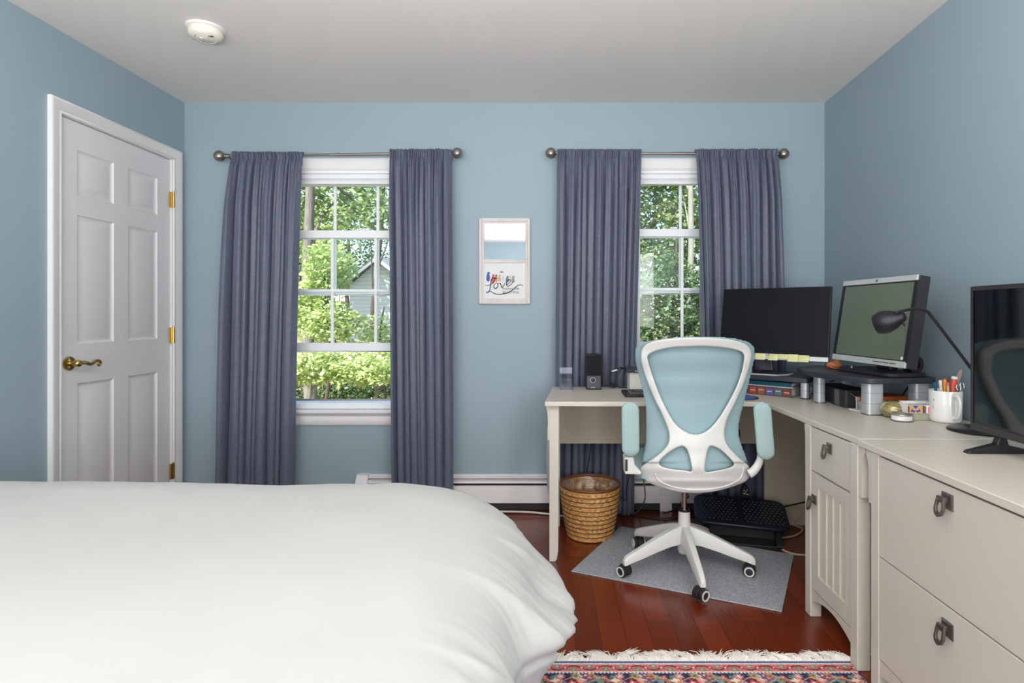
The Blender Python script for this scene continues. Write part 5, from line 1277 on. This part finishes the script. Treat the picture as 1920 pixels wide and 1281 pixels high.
def tree(x, y, h, blobs, n, size, lm, bm_, r, seed, name, label, lean=0, branches=6, cat='tree', group=None):
    z0 = ground_z(x, y)-.03; t = thing(name, label, cat, (x, y, z0), 0, group); rnd = random.Random(seed)
    mb = MB(); K = 9; pts = [(x+lean*(q/K)**1.2+.05*math.sin(q+seed), y+.04*math.cos(q*1.3), z0+h*q/K) for q in range(K+1)]
    mb.tube(pts, [r*(1.25 if q == 0 else 1)*(1-.6*q/K) for q in range(K+1)], 10)
    obj('trunk', mb, bark[bm_], t, smooth=60)
    for q in range(branches):
        b = blobs[q % len(blobs)]; i = rnd.randint(3, K-1); s = Vector(pts[i]); e = Vector((x+b[0]+rnd.uniform(-.5, .5)*b[3], y+b[1]+rnd.uniform(-.3, .3), z0+b[2]+rnd.uniform(-.4, .5)*b[5]))
        m = (s+e)/2+Vector((rnd.uniform(-.2, .2), 0, rnd.uniform(0, .3)))
        obj('branch', MB().tube(spline([s, m, e], 4), [r*.3, r*.27, r*.25, r*.22, r*.2, r*.17, r*.14, r*.1, r*.05], 6), bark[bm_], t, smooth=60)
    me = foliage_mesh([(x+b[0], y+b[1], z0+b[2], b[3], b[4], b[5]) for b in blobs], n, size, seed)
    link('foliage', me, LM[lm], t, smooth=0)
    return t
ob = MB().grid(lambda i, j: (-26+i*1.0, 4.2+j*1.0, ground_z(-26+i, 4.2+j)), 46, 34)
k = NT('woodland_ground'); co = k.coord(); nz = k.n('TexNoise', Scale=1.6, Detail=9.0, Roughness=.7); k.l(co, nz.inputs['Vector'])
k.l(k.ramp(nz.outputs[0], [s2l((60, 74, 36)), s2l((116, 112, 66)), s2l((178, 150, 112))], [.38, .52, .68]), k.b.inputs['Base Color']); k.b.inputs['Roughness'].default_value = .95; k.bump(nz.outputs[0], .6, .1)
o = obj('ground', ob, k.m, smooth=180); o['kind'] = 'structure'
# seen through the left window: X about -.42*Y .. -.27*Y
tree(-5.03, 12, 9, [(.2, 1.2, 6.2, 1.3, 1, 1.0), (1.1, 1.0, 5.2, .9, .8, .6), (-.8, .8, 5.4, .9, .8, .9)], 3600, .13, 1, 0, .15, 1, 'tree', 'tall grey-trunked tree standing at the left in the left window', branches=4)
tree(-5.0, 16, 8.5, [(.1, 0, 6.9, 1.1, 1, .7), (-.6, .3, 5.9, .9, .9, .6), (.7, .3, 5.7, .8, .8, .5)], 1900, .11, 0, 1, .085, 2, 'tree', 'slim dark-trunked tree against the sky in the left window', lean=.5)
tree(-8.3, 18.5, 6.8, [(0, 0, 4.7, 1.5, 1.2, .9), (1.0, .4, 5.5, .8, .9, .8)], 3400, .13, 0, 1, .1, 13, 'tree', 'bright leafy tree rising behind the grey-sided house')
tree(-3.8, 9.8, 4.2, [(.05, 0, 3.7, .42, .5, .5), (-.5, .2, 3.1, .5, .5, .45), (.1, -.1, 2.8, .5, .5, .4)], 6000, .075, 0, 1, .04, 3, 'young_tree', 'young bright green maple filling the middle panes of the left window')
tree(-3.2, 11.0, 3.1, [(0, 0, 2.4, .75, .6, .55), (.6, .3, 2.0, .7, .5, .45), (-.55, .3, 1.95, .45, .5, .4)], 4200, .08, 0, 1, .04, 4, 'young_tree', 'leafy sapling in front of the grey-sided house, left window')
tree(-3.3, 8.0, 2.3, [(-.1, 0, 2.25, .62, .5, .26), (.75, 0, 2.18, .55, .5, .2)], 5200, .062, 0, 2, .028, 5, 'shrub', 'bright spreading shrub low in the left window, nearest the glass', cat='shrub')
tree(-2.6, 8.6, 2.4, [(-.1, 0, 2.35, .55, .5, .24), (.4, .1, 2.15, .5, .4, .2)], 4200, .06, 0, 2, .026, 6, 'shrub', 'thin-stemmed bright shrub low in the left window, beside its right curtain', cat='shrub')
for i, (x, y, s, lb) in enumerate(((-10.2, 29, 1.2, 'broad dark green tree far left beyond the house'), (-13.5, 31, 1.4, 'tall distant green tree behind the grey-sided house'), (-3.4, 21, .9, 'mid green tree right of the grey-sided house'), (-1.2, 22, 1.1, 'round green tree in the woods between the two windows'))):
    tree(x, y, 5.4*s, [(0, 0, 4.1*s, 1.9*s, 1.2, 1.1*s), (-1.1*s, 0, 2.9*s, 1.4*s, 1.2, 1.2*s), (1.2*s, .2, 2.6*s, 1.4*s, 1.2, 1.1*s)], 5200, .15, 1 if i % 2 else 2, 1, .14, 20+i, 'tree', lb)
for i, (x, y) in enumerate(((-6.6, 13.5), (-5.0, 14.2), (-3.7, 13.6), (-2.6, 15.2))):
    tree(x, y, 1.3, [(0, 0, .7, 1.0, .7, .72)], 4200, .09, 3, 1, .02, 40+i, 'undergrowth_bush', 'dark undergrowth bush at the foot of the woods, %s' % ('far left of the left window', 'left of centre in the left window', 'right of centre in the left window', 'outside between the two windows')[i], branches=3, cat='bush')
# seen through the right window: X about .16*Y .. .27*Y
tree(2.93, 12, 10, [(-.3, 1.2, 6.6, 1.3, .9, .8), (.5, 1.2, 5.3, .9, .8, .8)], 6500, .10, 1, 2, .085, 60, 'tree', 'pale-trunked tree at the right in the right window', branches=4)
tree(2.1, 14, 7.5, [(0, 0, 5.9, 1.3, 1, 1.0), (.6, .2, 4.6, 1.1, .9, .7), (-.6, 0, 4.4, 1.0, .9, .8)], 9500, .10, 1, 1, .1, 61, 'tree', 'olive green tree filling the top of the right window')
tree(2.4, 11, 4.4, [(0, 0, 3.2, .95, .6, .9), (.6, .3, 2.2, .8, .6, .7), (-.5, .2, 2.1, .7, .6, .6)], 8000, .085, 2, 1, .05, 62, 'tree', 'dark green tree filling the middle panes of the right window')
tree(2.2, 8.4, 2.6, [(0, 0, 1.9, .65, .5, .5), (.5, .1, 1.5, .6, .5, .45)], 5000, .065, 0, 1, .03, 63, 'shrub', 'sunlit shrub low in the right window above the chair back', cat='shrub')
tree(4.6, 19, 6.5, [(0, 0, 4.9, 2.0, 1.2, 1.4), (-1.3, 0, 3.0, 1.7, 1.2, 1.4), (1.3, 0, 3.0, 1.5, 1.2, 1.3)], 6000, .14, 2, 1, .16, 64, 'tree', 'wide distant tree behind all others in the right window')
tree(-.6, 13.5, 6, [(0, 0, 4.2, 1.4, 1, 1.2), (.8, 0, 2.8, 1.2, 1, 1.0)], 3400, .13, 1, 1, .12, 65, 'tree', 'green tree outside between the two windows')

tree(5.6, 15, 7, [(0, 0, 5.0, 1.5, 1.1, 1.5), (-1.2, 0, 3.2, 1.3, 1, 1.2), (1.1, 0, 2.8, 1.3, 1, 1.2)], 6000, .12, 2, 1, .12, 66, 'tree', 'broad green tree at the far right outside, beyond the right window')
tree(1.0, 17, 7, [(0, 0, 5.2, 1.7, 1.1, 1.5), (-1.1, 0, 3.3, 1.4, 1, 1.3), (1.2, 0, 2.6, 1.4, 1, 1.2)], 6500, .12, 1, 1, .13, 67, 'tree', 'dense green tree outside just left of the right window')

def house():
    x0, x1, y0, y1 = -7.15, -5.05, 20.5, 26; zb = ground_z(-7, 21)-.2; ze = 2.2; xm = (x0+x1)/2; zr = 3.12
    t = thing('neighbour_house', 'grey clapboard neighbouring house with a gabled roof behind the trees', 'house', (xm, y0, zb))
    sid = NT('grey_clapboard'); co = sid.coord(); w = sid.n('TexWave', wave_type='BANDS', bands_direction='Z', wave_profile='SAW', Scale=2.3); sid.l(co, w.inputs['Vector'])
    sid.l(sid.ramp(w.outputs[1], [s2l((112, 116, 122)), s2l((176, 180, 186)), s2l((190, 194, 198))], [0, .12, 1]), sid.b.inputs['Base Color']); sid.bump(w.outputs[1], .5, .03)
    obj('walls', MB().prism([(x0, zb), (x1, zb), (x1, ze), (xm, zr), (x0, ze)], 'y', y0, y1), sid.m, t, smooth=0)
    rf = mat('grey_shingles', (128, 130, 134), .9, noise_scale=8, var=.15)
    obj('roof', MB().prism([(x0-.3, ze-.12), (xm, zr+.02), (x1+.3, ze-.12), (x1+.3, ze), (xm, zr+.16), (x0-.3, ze)], 'y', y0-.3, y1+.3), rf, t, smooth=0)
    obj('fascia', MB().prism([(x0-.3, ze-.16), (xm, zr-.04), (x1+.3, ze-.16), (x1+.3, ze-.06), (xm, zr+.08), (x0-.3, ze-.06)], 'y', y0-.34, y0-.3), M_['vinyl'], t, smooth=0)
house()

# ---- repeats of one kind share a group
for kind_, grp in (('curtain', 'velvet curtains at the two windows'), ('curtain_rod', 'curtain rods over the two windows'), ('monitor_riser', 'monitor risers on the desk'), ('monitor', 'monitors on the risers'),
                   ('tree', 'trees outside the windows'), ('young_tree', 'young trees outside the left window'), ('undergrowth_bush', 'undergrowth bushes outside the left window'), ('shrub', 'sunlit shrubs outside'),
                   ('marker', 'markers in the mug'), ('book', 'books under the left monitor riser'), ('cord', 'cords on and under the desk')):
    for o in bpy.data.objects:
        if o.parent is None and o.name.split('.')[0] == kind_ and 'group' not in o.keys(): o['group'] = grp
